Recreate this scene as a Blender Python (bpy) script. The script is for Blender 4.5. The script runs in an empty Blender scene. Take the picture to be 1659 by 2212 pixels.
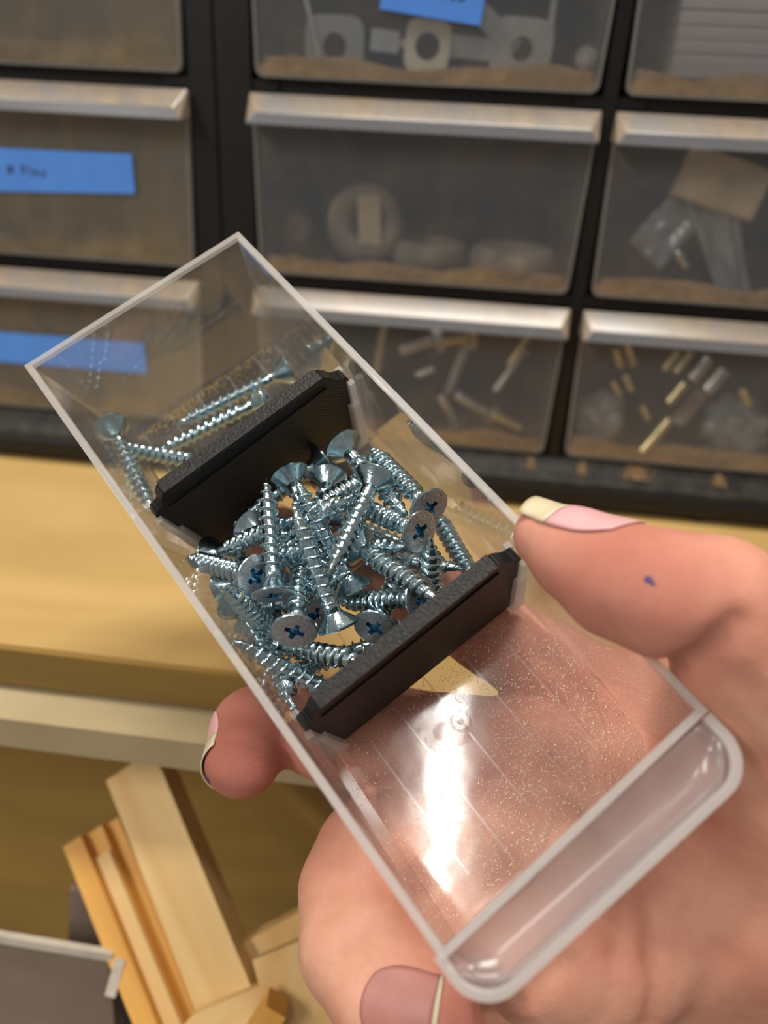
import bpy, bmesh, math, random
import numpy as np
from mathutils import Vector, Matrix, noise

random.seed(7)
SC = bpy.context.scene
COL = SC.collection
MM = 0.001
FPX, CXP, CYP = 1662.0, 829.5, 1106.0

# ------------------------------------------------------------------ frames of reference (millimetres, camera at origin)
def rodr(r):
    r = np.array(r, float); t = np.linalg.norm(r); k = r / t
    K = np.array([[0, -k[2], k[1]], [k[2], 0, -k[0]], [-k[1], k[0], 0]])
    return np.eye(3) + math.sin(t) * K + (1 - math.cos(t)) * K @ K
MC = rodr([.469, .106, .076])                       # columns: right, down, into the wall
W3 = np.array([MC[:, 0], MC[:, 2], -MC[:, 1]])       # optical -> world rotation (x right, y into wall, z up)
def c2w(p): return W3 @ np.array(p, float)           # optical mm -> world mm
RB = rodr([-0.459, -0.017, -0.672]); TB = np.array([-48.943, -32.629, 197.403])
BL = 135.794
EX = RB[:, 0]; EY = -RB[:, 1]; EZ = -RB[:, 2]; OB = TB + RB[:, 1] * BL
def b2c(x, y, z): return OB + EX * x + EY * y + EZ * z   # held drawer local -> optical
def cray(px, py): return np.array([(px - CXP) / FPX, (py - CYP) / FPX, 1.0])
def pix(px, py, Z): return cray(px, py) * Z
def at_plane(px, py, h):                             # point at height h above the held drawer's floor
    d = cray(px, py); return d * (((OB + EZ * h) @ EZ) / (d @ EZ))
def wY(px, py, Y):                                   # world point on a plane parallel to the wall
    d = c2w(cray(px, py)); return d * (Y / d[1])
def wZ(px, py, z):
    d = c2w(cray(px, py)); return d * (z / d[2])

# ------------------------------------------------------------------ camera, world, lights, exposure
cam = bpy.data.cameras.new('camera'); co = bpy.data.objects.new('camera', cam); COL.objects.link(co)
Rw = Matrix(np.c_[W3[:, 0], -W3[:, 1], -W3[:, 2]].tolist())
co.matrix_world = Rw.to_4x4()
cam.sensor_fit = 'VERTICAL'; cam.sensor_height = 36.0; cam.lens = FPX / 2212 * 36.0
cam.clip_start = 0.005; cam.clip_end = 20
cam.dof.use_dof = True; cam.dof.focus_distance = 0.150; cam.dof.aperture_fstop = cam.lens / 3.0
SC.camera = co
wd = bpy.data.worlds.new('world'); SC.world = wd; wd.use_nodes = True
wd.node_tree.nodes['Background'].inputs[0].default_value = (1.0, .93, .84, 1)
wd.node_tree.nodes['Background'].inputs[1].default_value = 0.25
def area(name, loc, target, sx, sy, power, colr, up=(0, 1, 0)):
    l = bpy.data.lights.new(name, 'AREA'); l.shape = 'RECTANGLE'; l.size = sx; l.size_y = sy; l.energy = power; l.color = colr
    o = bpy.data.objects.new(name, l); COL.objects.link(o)
    z = (Vector(loc) - Vector(target)).normalized(); u = Vector(up); x = u.cross(z).normalized(); y = z.cross(x)
    o.matrix_world = Matrix.Translation(loc) @ Matrix((x, y, z)).transposed().to_4x4()
    return o
area('tube_light', (-.232, -.69, 1.07), (0, .1, -.05), .028, .46, 2.8, (1, .96, .90), (0, 1, .6))
area('ceiling_light', (.02, .15, 1.25), (0, .15, -.1), .7, .18, 21.0, (1, .95, .87))
area('ceiling_light', (-1.0, -.85, .95), (0, .15, -.05), .14, .9, 15.0, (1, .95, .88))
vs = SC.view_settings; vs.view_transform = 'Standard'; vs.look = 'None'; vs.exposure = -0.1; vs.gamma = 1.0; vs.use_curve_mapping = False
SC.cycles.transparent_max_bounces = 40; SC.cycles.max_bounces = 10; SC.cycles.sample_clamp_indirect = 6.0

# ------------------------------------------------------------------ materials
def nmat(name):
    m = bpy.data.materials.new(name); m.use_nodes = True; m.node_tree.nodes.clear()
    return m, m.node_tree.nodes, m.node_tree.links
def nd(ns, t, **kw):
    n = ns.new(t)
    for k, v in kw.items():
        if k.startswith('i_'): n.inputs[int(k[2:]) if k[2:].isdigit() else k[2:].replace('_', ' ')].default_value = v
        else: setattr(n, k, v)
    return n
def ramp(ns, stops, interp='LINEAR'):
    r = ns.new('ShaderNodeValToRGB'); cr = r.color_ramp; cr.interpolation = interp
    while len(cr.elements) < len(stops): cr.elements.new(.5)
    for e, (p, c) in zip(cr.elements, stops): e.position = p; e.color = (*c, 1) if len(c) == 3 else c
    return r
def rgb(r, g, b):                                   # sRGB 0..255 -> linear
    f = lambda v: (v / 255 / 12.92) if v < 11 else ((v / 255 + .055) / 1.055) ** 2.4
    return (f(r), f(g), f(b))
def simple(name, c, rough=.5, metal=0., nscale=200., namt=.12, bump=0., bscale=600., spec=.5):
    m, ns, lk = nmat(name)
    b = nd(ns, 'ShaderNodeBsdfPrincipled'); o = nd(ns, 'ShaderNodeOutputMaterial'); lk.new(b.outputs[0], o.inputs[0])
    tc = nd(ns, 'ShaderNodeTexCoord'); nz = nd(ns, 'ShaderNodeTexNoise'); nz.inputs['Scale'].default_value = nscale; nz.inputs['Detail'].default_value = 5
    lk.new(tc.outputs['Object'], nz.inputs[0])
    r = ramp(ns, [(.3, tuple(v * (1 - namt) for v in c)), (.7, tuple(min(1, v * (1 + namt)) for v in c))])
    lk.new(nz.outputs[0], r.inputs[0]); lk.new(r.outputs[0], b.inputs['Base Color'])
    b.inputs['Roughness'].default_value = rough; b.inputs['Metallic'].default_value = metal; b.inputs['Specular IOR Level'].default_value = spec
    if bump:
        n2 = nd(ns, 'ShaderNodeTexNoise'); n2.inputs['Scale'].default_value = bscale; lk.new(tc.outputs['Object'], n2.inputs[0])
        bp = nd(ns, 'ShaderNodeBump'); bp.inputs['Strength'].default_value = bump; bp.inputs['Distance'].default_value = .0003
        lk.new(n2.outputs[0], bp.inputs['Height']); lk.new(bp.outputs[0], b.inputs['Normal'])
    return m
def plastic(name, haze=.05, hazecol=(.85, .84, .83), rough=.06, tint=(.97, .97, .97), trans=.5, bump=.0, bscale=60, dust=None, specks=None, coat=1.0):
    """thin moulded clear plastic: straight-through light + milky haze + surface gloss; optional dirt."""
    m, ns, lk = nmat(name)
    o = nd(ns, 'ShaderNodeOutputMaterial')
    tr = nd(ns, 'ShaderNodeBsdfTransparent'); tr.inputs[0].default_value = (*tint, 1)
    df = nd(ns, 'ShaderNodeBsdfDiffuse'); df.inputs[0].default_value = (*hazecol, 1)
    tl = nd(ns, 'ShaderNodeBsdfTranslucent'); tl.inputs[0].default_value = (*hazecol, 1)
    mh = nd(ns, 'ShaderNodeMixShader'); mh.inputs[0].default_value = trans; lk.new(df.outputs[0], mh.inputs[1]); lk.new(tl.outputs[0], mh.inputs[2])
    mx = nd(ns, 'ShaderNodeMixShader'); mx.inputs[0].default_value = haze; lk.new(tr.outputs[0], mx.inputs[1]); lk.new(mh.outputs[0], mx.inputs[2])
    tc = nd(ns, 'ShaderNodeTexCoord')
    last = mx
    if dust:   # (colour, scale, base, amount, height-of-bottom-dust in m)
        dc, sc_, base, amt, hb, hamt = dust
        nz = nd(ns, 'ShaderNodeTexNoise'); nz.inputs['Scale'].default_value = sc_; nz.inputs['Detail'].default_value = 6; nz.inputs['Roughness'].default_value = .6
        lk.new(tc.outputs['Object'], nz.inputs[0])
        mr = nd(ns, 'ShaderNodeMapRange'); mr.inputs[1].default_value = .35; mr.inputs[2].default_value = .7; mr.inputs[3].default_value = base; mr.inputs[4].default_value = base + amt
        lk.new(nz.outputs[0], mr.inputs[0])
        sp = nd(ns, 'ShaderNodeSeparateXYZ'); lk.new(tc.outputs['Object'], sp.inputs[0])
        ml = nd(ns, 'ShaderNodeMath', operation='MULTIPLY_ADD'); ml.inputs[1].default_value = .012; lk.new(nz.outputs[0], ml.inputs[0]); 
        mlz = nd(ns, 'ShaderNodeMath', operation='MULTIPLY'); mlz.inputs[1].default_value = -1; lk.new(sp.outputs[2], mlz.inputs[0]); lk.new(mlz.outputs[0], ml.inputs[2])
        m2 = nd(ns, 'ShaderNodeMapRange'); m2.inputs[1].default_value = -hb; m2.inputs[2].default_value = .004; m2.inputs[3].default_value = 0; m2.inputs[4].default_value = hamt
        lk.new(ml.outputs[0], m2.inputs[0])
        ad = nd(ns, 'ShaderNodeMath', operation='ADD', use_clamp=True); lk.new(mr.outputs[0], ad.inputs[0]); lk.new(m2.outputs[0], ad.inputs[1])
        dd = nd(ns, 'ShaderNodeBsdfDiffuse'); 
        n3 = nd(ns, 'ShaderNodeTexNoise'); n3.inputs['Scale'].default_value = sc_ * 2.3; lk.new(tc.outputs['Object'], n3.inputs[0])
        rr = ramp(ns, [(.35, tuple(v * .7 for v in dc)), (.65, dc)]); lk.new(n3.outputs[0], rr.inputs[0]); lk.new(rr.outputs[0], dd.inputs[0])
        md = nd(ns, 'ShaderNodeMixShader'); lk.new(ad.outputs[0], md.inputs[0]); lk.new(last.outputs[0], md.inputs[1]); lk.new(dd.outputs[0], md.inputs[2]); last = md
    if specks:  # fine wood-dust fibres: (colour, density)
        dc, dens = specks
        mp = nd(ns, 'ShaderNodeMapping'); mp.inputs['Scale'].default_value = (1, 1, 1); lk.new(tc.outputs['Object'], mp.inputs[0])
        acc = None
        for sc_, th, st in ((1100, .17, 1.0), (560, .11, 2.6), (2300, .22, 1.0)):
            dn = nd(ns, 'ShaderNodeTexNoise'); dn.inputs['Scale'].default_value = 400; lk.new(mp.outputs[0], dn.inputs[0])
            mi = nd(ns, 'ShaderNodeMix', data_type='RGBA'); mi.inputs[0].default_value = .002
            vm = nd(ns, 'ShaderNodeVectorMath', operation='MULTIPLY_ADD'); lk.new(dn.outputs[1], vm.inputs[0]); vm.inputs[1].default_value = (.0012 * st,) * 3; lk.new(mp.outputs[0], vm.inputs[2])
            vo = nd(ns, 'ShaderNodeTexVoronoi'); vo.inputs['Scale'].default_value = sc_; lk.new(vm.outputs[0], vo.inputs[0])
            lt = nd(ns, 'ShaderNodeMapRange'); lt.inputs[1].default_value = th; lt.inputs[2].default_value = th * .6; lt.inputs[3].default_value = 0; lt.inputs[4].default_value = .55
            lk.new(vo.outputs['Distance'], lt.inputs[0])
            if acc is None: acc = lt
            else:
                a_ = nd(ns, 'ShaderNodeMath', operation='MAXIMUM'); lk.new(acc.outputs[0], a_.inputs[0]); lk.new(lt.outputs[0], a_.inputs[1]); acc = a_
        n5 = nd(ns, 'ShaderNodeTexNoise'); n5.inputs['Scale'].default_value = 55; n5.inputs['Detail'].default_value = 4; lk.new(tc.outputs['Object'], n5.inputs[0])
        mk = nd(ns, 'ShaderNodeMapRange'); mk.inputs[1].default_value = .42; mk.inputs[2].default_value = .62; mk.inputs[3].default_value = dens * .35; mk.inputs[4].default_value = dens
        lk.new(n5.outputs[0], mk.inputs[0])
        mm_ = nd(ns, 'ShaderNodeMath', operation='MULTIPLY'); lk.new(acc.outputs[0], mm_.inputs[0]); lk.new(mk.outputs[0], mm_.inputs[1])
        dd = nd(ns, 'ShaderNodeBsdfDiffuse'); dd.inputs[0].default_value = (*dc, 1)
        md = nd(ns, 'ShaderNodeMixShader'); lk.new(mm_.outputs[0], md.inputs[0]); lk.new(last.outputs[0], md.inputs[1]); lk.new(dd.outputs[0], md.inputs[2]); last = md
    gl = nd(ns, 'ShaderNodeBsdfGlossy'); gl.inputs['Roughness'].default_value = rough
    ge = nd(ns, 'ShaderNodeNewGeometry')
    io = nd(ns, 'ShaderNodeMapRange'); io.inputs[3].default_value = 1.59; io.inputs[4].default_value = 1 / 1.59; lk.new(ge.outputs['Backfacing'], io.inputs[0])
    fr = nd(ns, 'ShaderNodeFresnel'); lk.new(io.outputs[0], fr.inputs[0])
    fm = nd(ns, 'ShaderNodeMath', operation='MULTIPLY'); fm.inputs[1].default_value = coat; lk.new(fr.outputs[0], fm.inputs[0])
    if bump:
        nb = nd(ns, 'ShaderNodeTexNoise'); nb.inputs['Scale'].default_value = bscale; lk.new(tc.outputs['Object'], nb.inputs[0])
        bp = nd(ns, 'ShaderNodeBump'); bp.inputs['Strength'].default_value = bump; bp.inputs['Distance'].default_value = .001
        lk.new(nb.outputs[0], bp.inputs['Height']); lk.new(bp.outputs[0], gl.inputs['Normal'])
    mf = nd(ns, 'ShaderNodeMixShader'); lk.new(fm.outputs[0], mf.inputs[0]); lk.new(last.outputs[0], mf.inputs[1]); lk.new(gl.outputs[0], mf.inputs[2])
    lk.new(mf.outputs[0], o.inputs[0])
    return m
def wood(name, c1, c2, scale=30., rough=.6, stretch=(1, 1, .08), knots=True):
    m, ns, lk = nmat(name)
    b = nd(ns, 'ShaderNodeBsdfPrincipled'); o = nd(ns, 'ShaderNodeOutputMaterial'); lk.new(b.outputs[0], o.inputs[0])
    tc = nd(ns, 'ShaderNodeTexCoord'); mp = nd(ns, 'ShaderNodeMapping'); mp.inputs['Scale'].default_value = stretch; lk.new(tc.outputs['Object'], mp.inputs[0])
    nz = nd(ns, 'ShaderNodeTexNoise'); nz.inputs['Scale'].default_value = scale; nz.inputs['Detail'].default_value = 6; nz.inputs['Distortion'].default_value = 1.2
    lk.new(mp.outputs[0], nz.inputs[0])
    r = ramp(ns, [(.3, c2), (.6, c1), (.85, tuple(min(1, v * 1.1) for v in c1))]); lk.new(nz.outputs[0], r.inputs[0]); lk.new(r.outputs[0], b.inputs['Base Color'])
    b.inputs['Roughness'].default_value = rough
    return m

M = {}
M['clear'] = plastic('clear_plastic', haze=.055, coat=1.3, rough=.03, bump=.015, bscale=90, specks=((.80, .72, .60), .16))
M['floorclear'] = plastic('clear_floor_plastic', haze=.035, rough=.1, bump=.10, bscale=70, specks=((.82, .66, .47), .75))
M['frost'] = plastic('frosted_plastic_edge', haze=.40, hazecol=(.84, .81, .79), rough=.35, trans=.5, coat=.5)
M['frostlight'] = plastic('milky_plastic', haze=.16, hazecol=(.80, .78, .80), rough=.22, trans=.5, coat=.8)
M['rib'] = plastic('raised_plastic_line', haze=.10, rough=.12, hazecol=(.9, .85, .8))
M['front'] = plastic('dusty_drawer_front', haze=.15, hazecol=(.25, .30, .36), rough=.3, trans=.15, coat=.5, dust=(rgb(168, 142, 108), 60, .0, .09, .0, .55))
M['frontdirty'] = plastic('heavily_dusty_drawer_front', haze=.24, hazecol=(.30, .30, .29), rough=.4, trans=.1, coat=.35, dust=(rgb(140, 124, 98), 42, .10, .34, .004, .5))
M['lip'] = plastic('dusty_drawer_lip', haze=.5, hazecol=(.42, .42, .43), rough=.22, trans=.25, coat=.9, dust=(rgb(180, 152, 112), 70, .05, .6, -.5, 0))
M['lipskirt'] = plastic('milky_lip_skirt', haze=.45, hazecol=(.33, .35, .39), rough=.25, trans=.25, coat=.8)
M['drawerbody'] = plastic('grey_clear_drawer_body', haze=.10, hazecol=(.4, .4, .4), rough=.3, trans=.3, coat=.35)
M['paneledge'] = plastic('milky_panel_edge', haze=.4, hazecol=(.45, .44, .41), rough=.3, trans=.2, coat=.5)
M['black'] = simple('black_cabinet_plastic', (.009, .0085, .008), .45, bump=.15, bscale=300, spec=.3)
M['blackdust'] = simple('dusty_black_plastic', (.018, .0155, .013), .55, nscale=160, namt=.85, spec=.35)
M['dustpatch'] = simple('sawdust', rgb(176, 142, 100), .95, nscale=900, namt=.35, bump=.6, bscale=2500)
M['tape'] = simple('blue_masking_tape', rgb(84, 148, 245), .75, nscale=150, namt=.06, bump=.2, bscale=1800)
M['ink'] = simple('faded_ink', rgb(48, 62, 96), .8, nscale=2500, namt=.5)
M['ply'] = wood('ochre_plywood', rgb(190, 157, 98), rgb(172, 138, 80), 16, stretch=(.3, 1, 1))
M['plyedge'] = wood('ochre_plywood_edge', rgb(150, 118, 55), rgb(125, 98, 45), 22, stretch=(.1, 1, 1))
M['plydark'] = wood('olive_plywood', rgb(170, 135, 66), rgb(142, 112, 50), 14, stretch=(.3, 1, 1))
M['beige'] = simple('beige_rail', rgb(172, 155, 120), .55, nscale=40, namt=.08)
M['pine'] = wood('pine', rgb(226, 194, 136), rgb(206, 160, 92), 34, stretch=(1, 1, .1))
M['pineamber'] = wood('amber_pine', rgb(222, 168, 82), rgb(196, 136, 58), 34, stretch=(1, 1, .1))
M['brown'] = simple('brown_grey_board', rgb(136, 120, 106), .6, nscale=30, namt=.12)
M['whiteedge'] = simple('pale_board_edge', rgb(190, 180, 165), .5)
M['zinc'] = simple('blue_zinc', (.47, .61, .67), .19, 1.0, nscale=500, namt=.18, bump=.25, bscale=1400)
M['zincface'] = simple('zinc_head_face', (.48, .51, .55), .42, 1.0, nscale=900, namt=.2, bump=.5, bscale=2400)
M['zincblue'] = simple('blue_recess_zinc', (.22, .45, .62), .25, 1.0, nscale=900, namt=.35, bump=.4, bscale=1500)
M['steel'] = simple('dull_steel', (.62, .62, .60), .35, 1.0, nscale=120, namt=.2)
M['cream'] = simple('cream_metal', rgb(214, 208, 190), .4, .3)
M['brass'] = simple('yellow_zinc', rgb(214, 200, 150), .3, .8)
M['rubber'] = simple('dusty_rubber', (.26, .22, .17), .85, nscale=60, namt=.5)
M['card'] = simple('beige_card', rgb(196, 180, 150), .8, nscale=60, namt=.2)
M['bag'] = plastic('grey_plastic_bag', haze=.5, hazecol=(.55, .57, .58), rough=.2, trans=.3)
M['trayplastic'] = plastic('pale_tray_plastic', haze=.6, hazecol=(.85, .80, .79), rough=.3, trans=.3)

def pla():
    m, ns, lk = nmat('black_printed_plastic')
    b = nd(ns, 'ShaderNodeBsdfPrincipled'); o = nd(ns, 'ShaderNodeOutputMaterial'); lk.new(b.outputs[0], o.inputs[0])
    tc = nd(ns, 'ShaderNodeTexCoord'); mp = nd(ns, 'ShaderNodeMapping'); mp.inputs['Rotation'].default_value = (0, math.radians(-43), 0); lk.new(tc.outputs['Object'], mp.inputs[0])
    wv = nd(ns, 'ShaderNodeTexWave', bands_direction='Z'); wv.inputs['Scale'].default_value = 380; wv.inputs['Distortion'].default_value = .6; wv.inputs['Detail'].default_value = 1; wv.inputs['Detail Scale'].default_value = 80
    lk.new(mp.outputs[0], wv.inputs[0])
    bp = nd(ns, 'ShaderNodeBump'); bp.inputs['Strength'].default_value = .6; bp.inputs['Distance'].default_value = .0006; lk.new(wv.outputs[0], bp.inputs['Height']); lk.new(bp.outputs[0], b.inputs['Normal'])
    nz = nd(ns, 'ShaderNodeTexVoronoi'); nz.inputs['Scale'].default_value = 900; lk.new(tc.outputs['Object'], nz.inputs[0])
    r = ramp(ns, [(.0, (.16, .14, .12)), (.06, (.008, .0075, .0075)), (1, (.008, .0075, .0075))]); lk.new(nz.outputs['Distance'], r.inputs[0]); lk.new(r.outputs[0], b.inputs['Base Color'])
    b.inputs['Roughness'].default_value = .42; b.inputs['Specular IOR Level'].default_value = .35
    return m
M['pla'] = pla()
M['plabead'] = simple('black_printed_bead', (.012, .011, .0105), .5, nscale=1500, namt=.8, bump=.8, bscale=1600, spec=.3)

# ------------------------------------------------------------------ mesh helpers
def link(name, bm, mat, parent=None, smooth=False, mats=None):
    me = bpy.data.meshes.new(name); bmesh.ops.recalc_face_normals(bm, faces=bm.faces[:]) if len(bm.faces) < 20000 else None
    bm.to_mesh(me); bm.free()
    for mt in (mats or [mat]): me.materials.append(mt)
    if smooth: me.polygons.foreach_set('use_smooth', [True] * len(me.polygons))
    o = bpy.data.objects.new(name, me); COL.objects.link(o)
    if parent: o.parent = parent
    return o
def tag(o, label=None, cat=None, group=None, kind=None):
    if label: o['label'] = label
    if cat: o['category'] = cat
    if group: o['group'] = group
    if kind: o['kind'] = kind
    return o
def empty(name, mtx, label, cat, group=None):
    o = bpy.data.objects.new(name, None); o.empty_display_size = .005; COL.objects.link(o); o.matrix_world = mtx
    return tag(o, label, cat, group)
def V(p): return Vector((float(p[0]) * MM, float(p[1]) * MM, float(p[2]) * MM))
def frame(org, x, y, z):                            # world mm origin + axes -> matrix
    m = Matrix((Vector(x), Vector(y), Vector(z))).transposed().to_4x4(); m.translation = V(org); return m
def hexa(bm, P):                                    # 8 points: bottom ring 0-3, top ring 4-7 (mm)
    v = [bm.verts.new(V(p)) for p in P]
    for f in ((0, 1, 2, 3), (4, 5, 6, 7), (0, 1, 5, 4), (1, 2, 6, 5), (2, 3, 7, 6), (3, 0, 4, 7)): bm.faces.new([v[i] for i in f])
    return v
def box(bm, x0, x1, y0, y1, z0, z1):
    return hexa(bm, [(x0, y0, z0), (x1, y0, z0), (x1, y1, z0), (x0, y1, z0), (x0, y0, z1), (x1, y0, z1), (x1, y1, z1), (x0, y1, z1)])
def prism(bm, pts, ax, a0, a1):                     # polygon pts (u,v) extruded along axis ax
    def mk(p, t):
        if ax == 0: return (t, p[0], p[1])
        if ax == 1: return (p[0], t, p[1])
        return (p[0], p[1], t)
    A = [bm.verts.new(V(mk(p, a0))) for p in pts]; B = [bm.verts.new(V(mk(p, a1))) for p in pts]; n = len(pts)
    bm.faces.new(A); bm.faces.new(B[::-1])
    for i in range(n): bm.faces.new((A[i], A[(i + 1) % n], B[(i + 1) % n], B[i]))
def lathe(bm, prof, seg=24, mtx=None, cap0=True, cap1=True):   # prof (r,z) along z
    rings = []
    for r, z in prof:
        ring = [bm.verts.new(V((r * math.cos(2 * math.pi * i / seg), r * math.sin(2 * math.pi * i / seg), z))) for i in range(seg)]; rings.append(ring)
    for a, b in zip(rings, rings[1:]):
        for i in range(seg): bm.faces.new((a[i], a[(i + 1) % seg], b[(i + 1) % seg], b[i]))
    if cap0: bm.faces.new(rings[0][::-1])
    if cap1: bm.faces.new(rings[-1])
    return rings
def bevel(bm, w, seg=2, ang=30):
    bmesh.ops.bevel(bm, geom=[e for e in bm.edges if len(e.link_faces) == 2 and e.calc_face_angle(0) > math.radians(ang)], offset=w * MM, segments=seg, profile=.5, affect='EDGES')
def torus(bm, R, r, seg=32, sides=10, flat=1.0, mtx=None):
    vs_ = []
    for i in range(seg):
        a = 2 * math.pi * i / seg
        for j in range(sides):
            b = 2 * math.pi * j / sides
            vs_.append(bm.verts.new(V(((R + r * math.cos(b)) * math.cos(a), (R + r * math.cos(b)) * math.sin(a), r * flat * math.sin(b)))))
    for i in range(seg):
        for j in range(sides):
            bm.faces.new((vs_[i * sides + j], vs_[((i + 1) % seg) * sides + j], vs_[((i + 1) % seg) * sides + (j + 1) % sides], vs_[i * sides + (j + 1) % sides]))
I4 = Matrix.Identity(4)
def tmat(x, y, z): return Matrix.Translation(V((x, y, z)))
def axis_mtx(org, d, roll=0.):                      # local z along d, world mm
    z = Vector([float(v) for v in d]).normalized(); h = Vector((0, 0, 1)) if abs(z.z) < .9 else Vector((1, 0, 0))
    x = h.cross(z).normalized(); y = z.cross(x)
    return Matrix.Translation(V(org)) @ Matrix((x, y, z)).transposed().to_4x4() @ Matrix.Rotation(roll, 4, 'Z')

# ------------------------------------------------------------------ setting: benchtop, rail, lower panel
SHZ = -137.0                                        # benchtop level
bm = bmesh.new(); box(bm, -900, 900, 163, 470, SHZ - 13, SHZ); bevel(bm, .8)
tag(link('trim_1', bm, M['ply']), kind='structure')
bm = bmesh.new(); box(bm, -900, 900, 161.5, 163, SHZ - 13, SHZ - .6)
tag(link('trim_2', bm, M['plyedge']), kind='structure')
bm = bmesh.new(); box(bm, -900, 900, 150.0, 172, SHZ - 25.5, SHZ - 15.2); bevel(bm, .8)
tag(link('trim_3', bm, M['beige']), kind='structure')
bm = bmesh.new(); box(bm, -900, 900, 225, 240, -700, SHZ - 13)
tag(link('wall_lower', bm, M['plydark']), kind='structure')
bm = bmesh.new(); box(bm, -900, 900, 470, 480, SHZ - 13, 600)
tag(link('wall_back', bm, M['plydark']), kind='structure')
bm = bmesh.new(); box(bm, -900, 900, -400, 240, -712, -700)
tag(link('floor', bm, M['brown']), kind='structure')

# ------------------------------------------------------------------ storage cabinets
YF = 291.0                                          # drawer front plane
ROWS = [(10.5, 69.0), (-53.5, 5.5), (-116.0, -58.7)]  # (bottom z, top z)
def cabinet(label, x0, x1, dividers, foot_x):
    e = empty('storage_cabinet', tmat((x0 + x1) / 2, YF, SHZ + 3), label, 'storage cabinet')
    cx0 = (x0 + x1) / 2; oz = SHZ + 3
    def L(x): return x - cx0
    def Z(z): return z - oz
    for a, b in dividers:
        bm = bmesh.new(); box(bm, L(a), L(b), 1.2, 150, Z(-118), Z(76)); bevel(bm, .5, 2); link('column_divider', bm, M['black'], e)
    bm = bmesh.new(); xa = dividers[0][0]; xb = dividers[-1][1]
    for z0, z1 in ((69.5, 78), (5.8, 10.2), (-58.4, -53.8)): box(bm, L(xa), L(xb), 3.5, 150, Z(z0), Z(z1))
    box(bm, L(xa), L(xb), 150, 153, Z(-134), Z(78))
    link('shelf_frame', bm, M['black'], e)
    for a, b in dividers:                           # corner webs between rows
        for z in (8, -56):
            bm = bmesh.new(); box(bm, max(L(x0), L(a) - 9), min(L(x1), L(b) + 9), 2.2, 8, Z(z - 1.6), Z(z + 1.6)); link('corner_web', bm, M['black'], e)
    bm = bmesh.new()
    prism(bm, [(9, Z(-116.4)), (0, Z(-117.5)), (-4, Z(-121)), (-7, Z(-124.5)), (-8, Z(-128)), (-7.5, Z(-133)), (-5, Z(-134)), (150, Z(-134)), (150, Z(-116.4))], 0, L(x0), L(x1))
    bevel(bm, .7)
    link('base_ledge', bm, M['blackdust'], e)
    bm = bmesh.new(); prism(bm, [(-7.9, Z(-125.5)), (-8.7, Z(-127.5)), (-8.9, Z(-131)), (-7.9, Z(-134))], 0, L(x0), L(x1))
    link('base_rail', bm, M['black'], e)
    for fx in foot_x:
        bm = bmesh.new(); lathe(bm, [(2.6, 0), (3.4, .8), (3.6, 3.2)], 16); bmesh.ops.translate(bm, verts=bm.verts, vec=V((L(fx), -3.5, Z(SHZ))))
        link('foot', bm, M['black'], e, True)
    return e
CAB1 = cabinet('black plastic drawer cabinet with two drawer columns, right of the dark seam', -93.4, 171.5, [(-93.4, -81.3), (36.8, 41.3), (159.2, 171.5)], [-80, 98.7])
CAB2 = cabinet('second black drawer cabinet at the left edge, left of the dark seam', -290, -94.2, [(-290, -223), (-103, -94.2)], [-110])
def dust(x, z, w, d, name='sawdust_patch', label=None, y=0):
    pass

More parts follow.
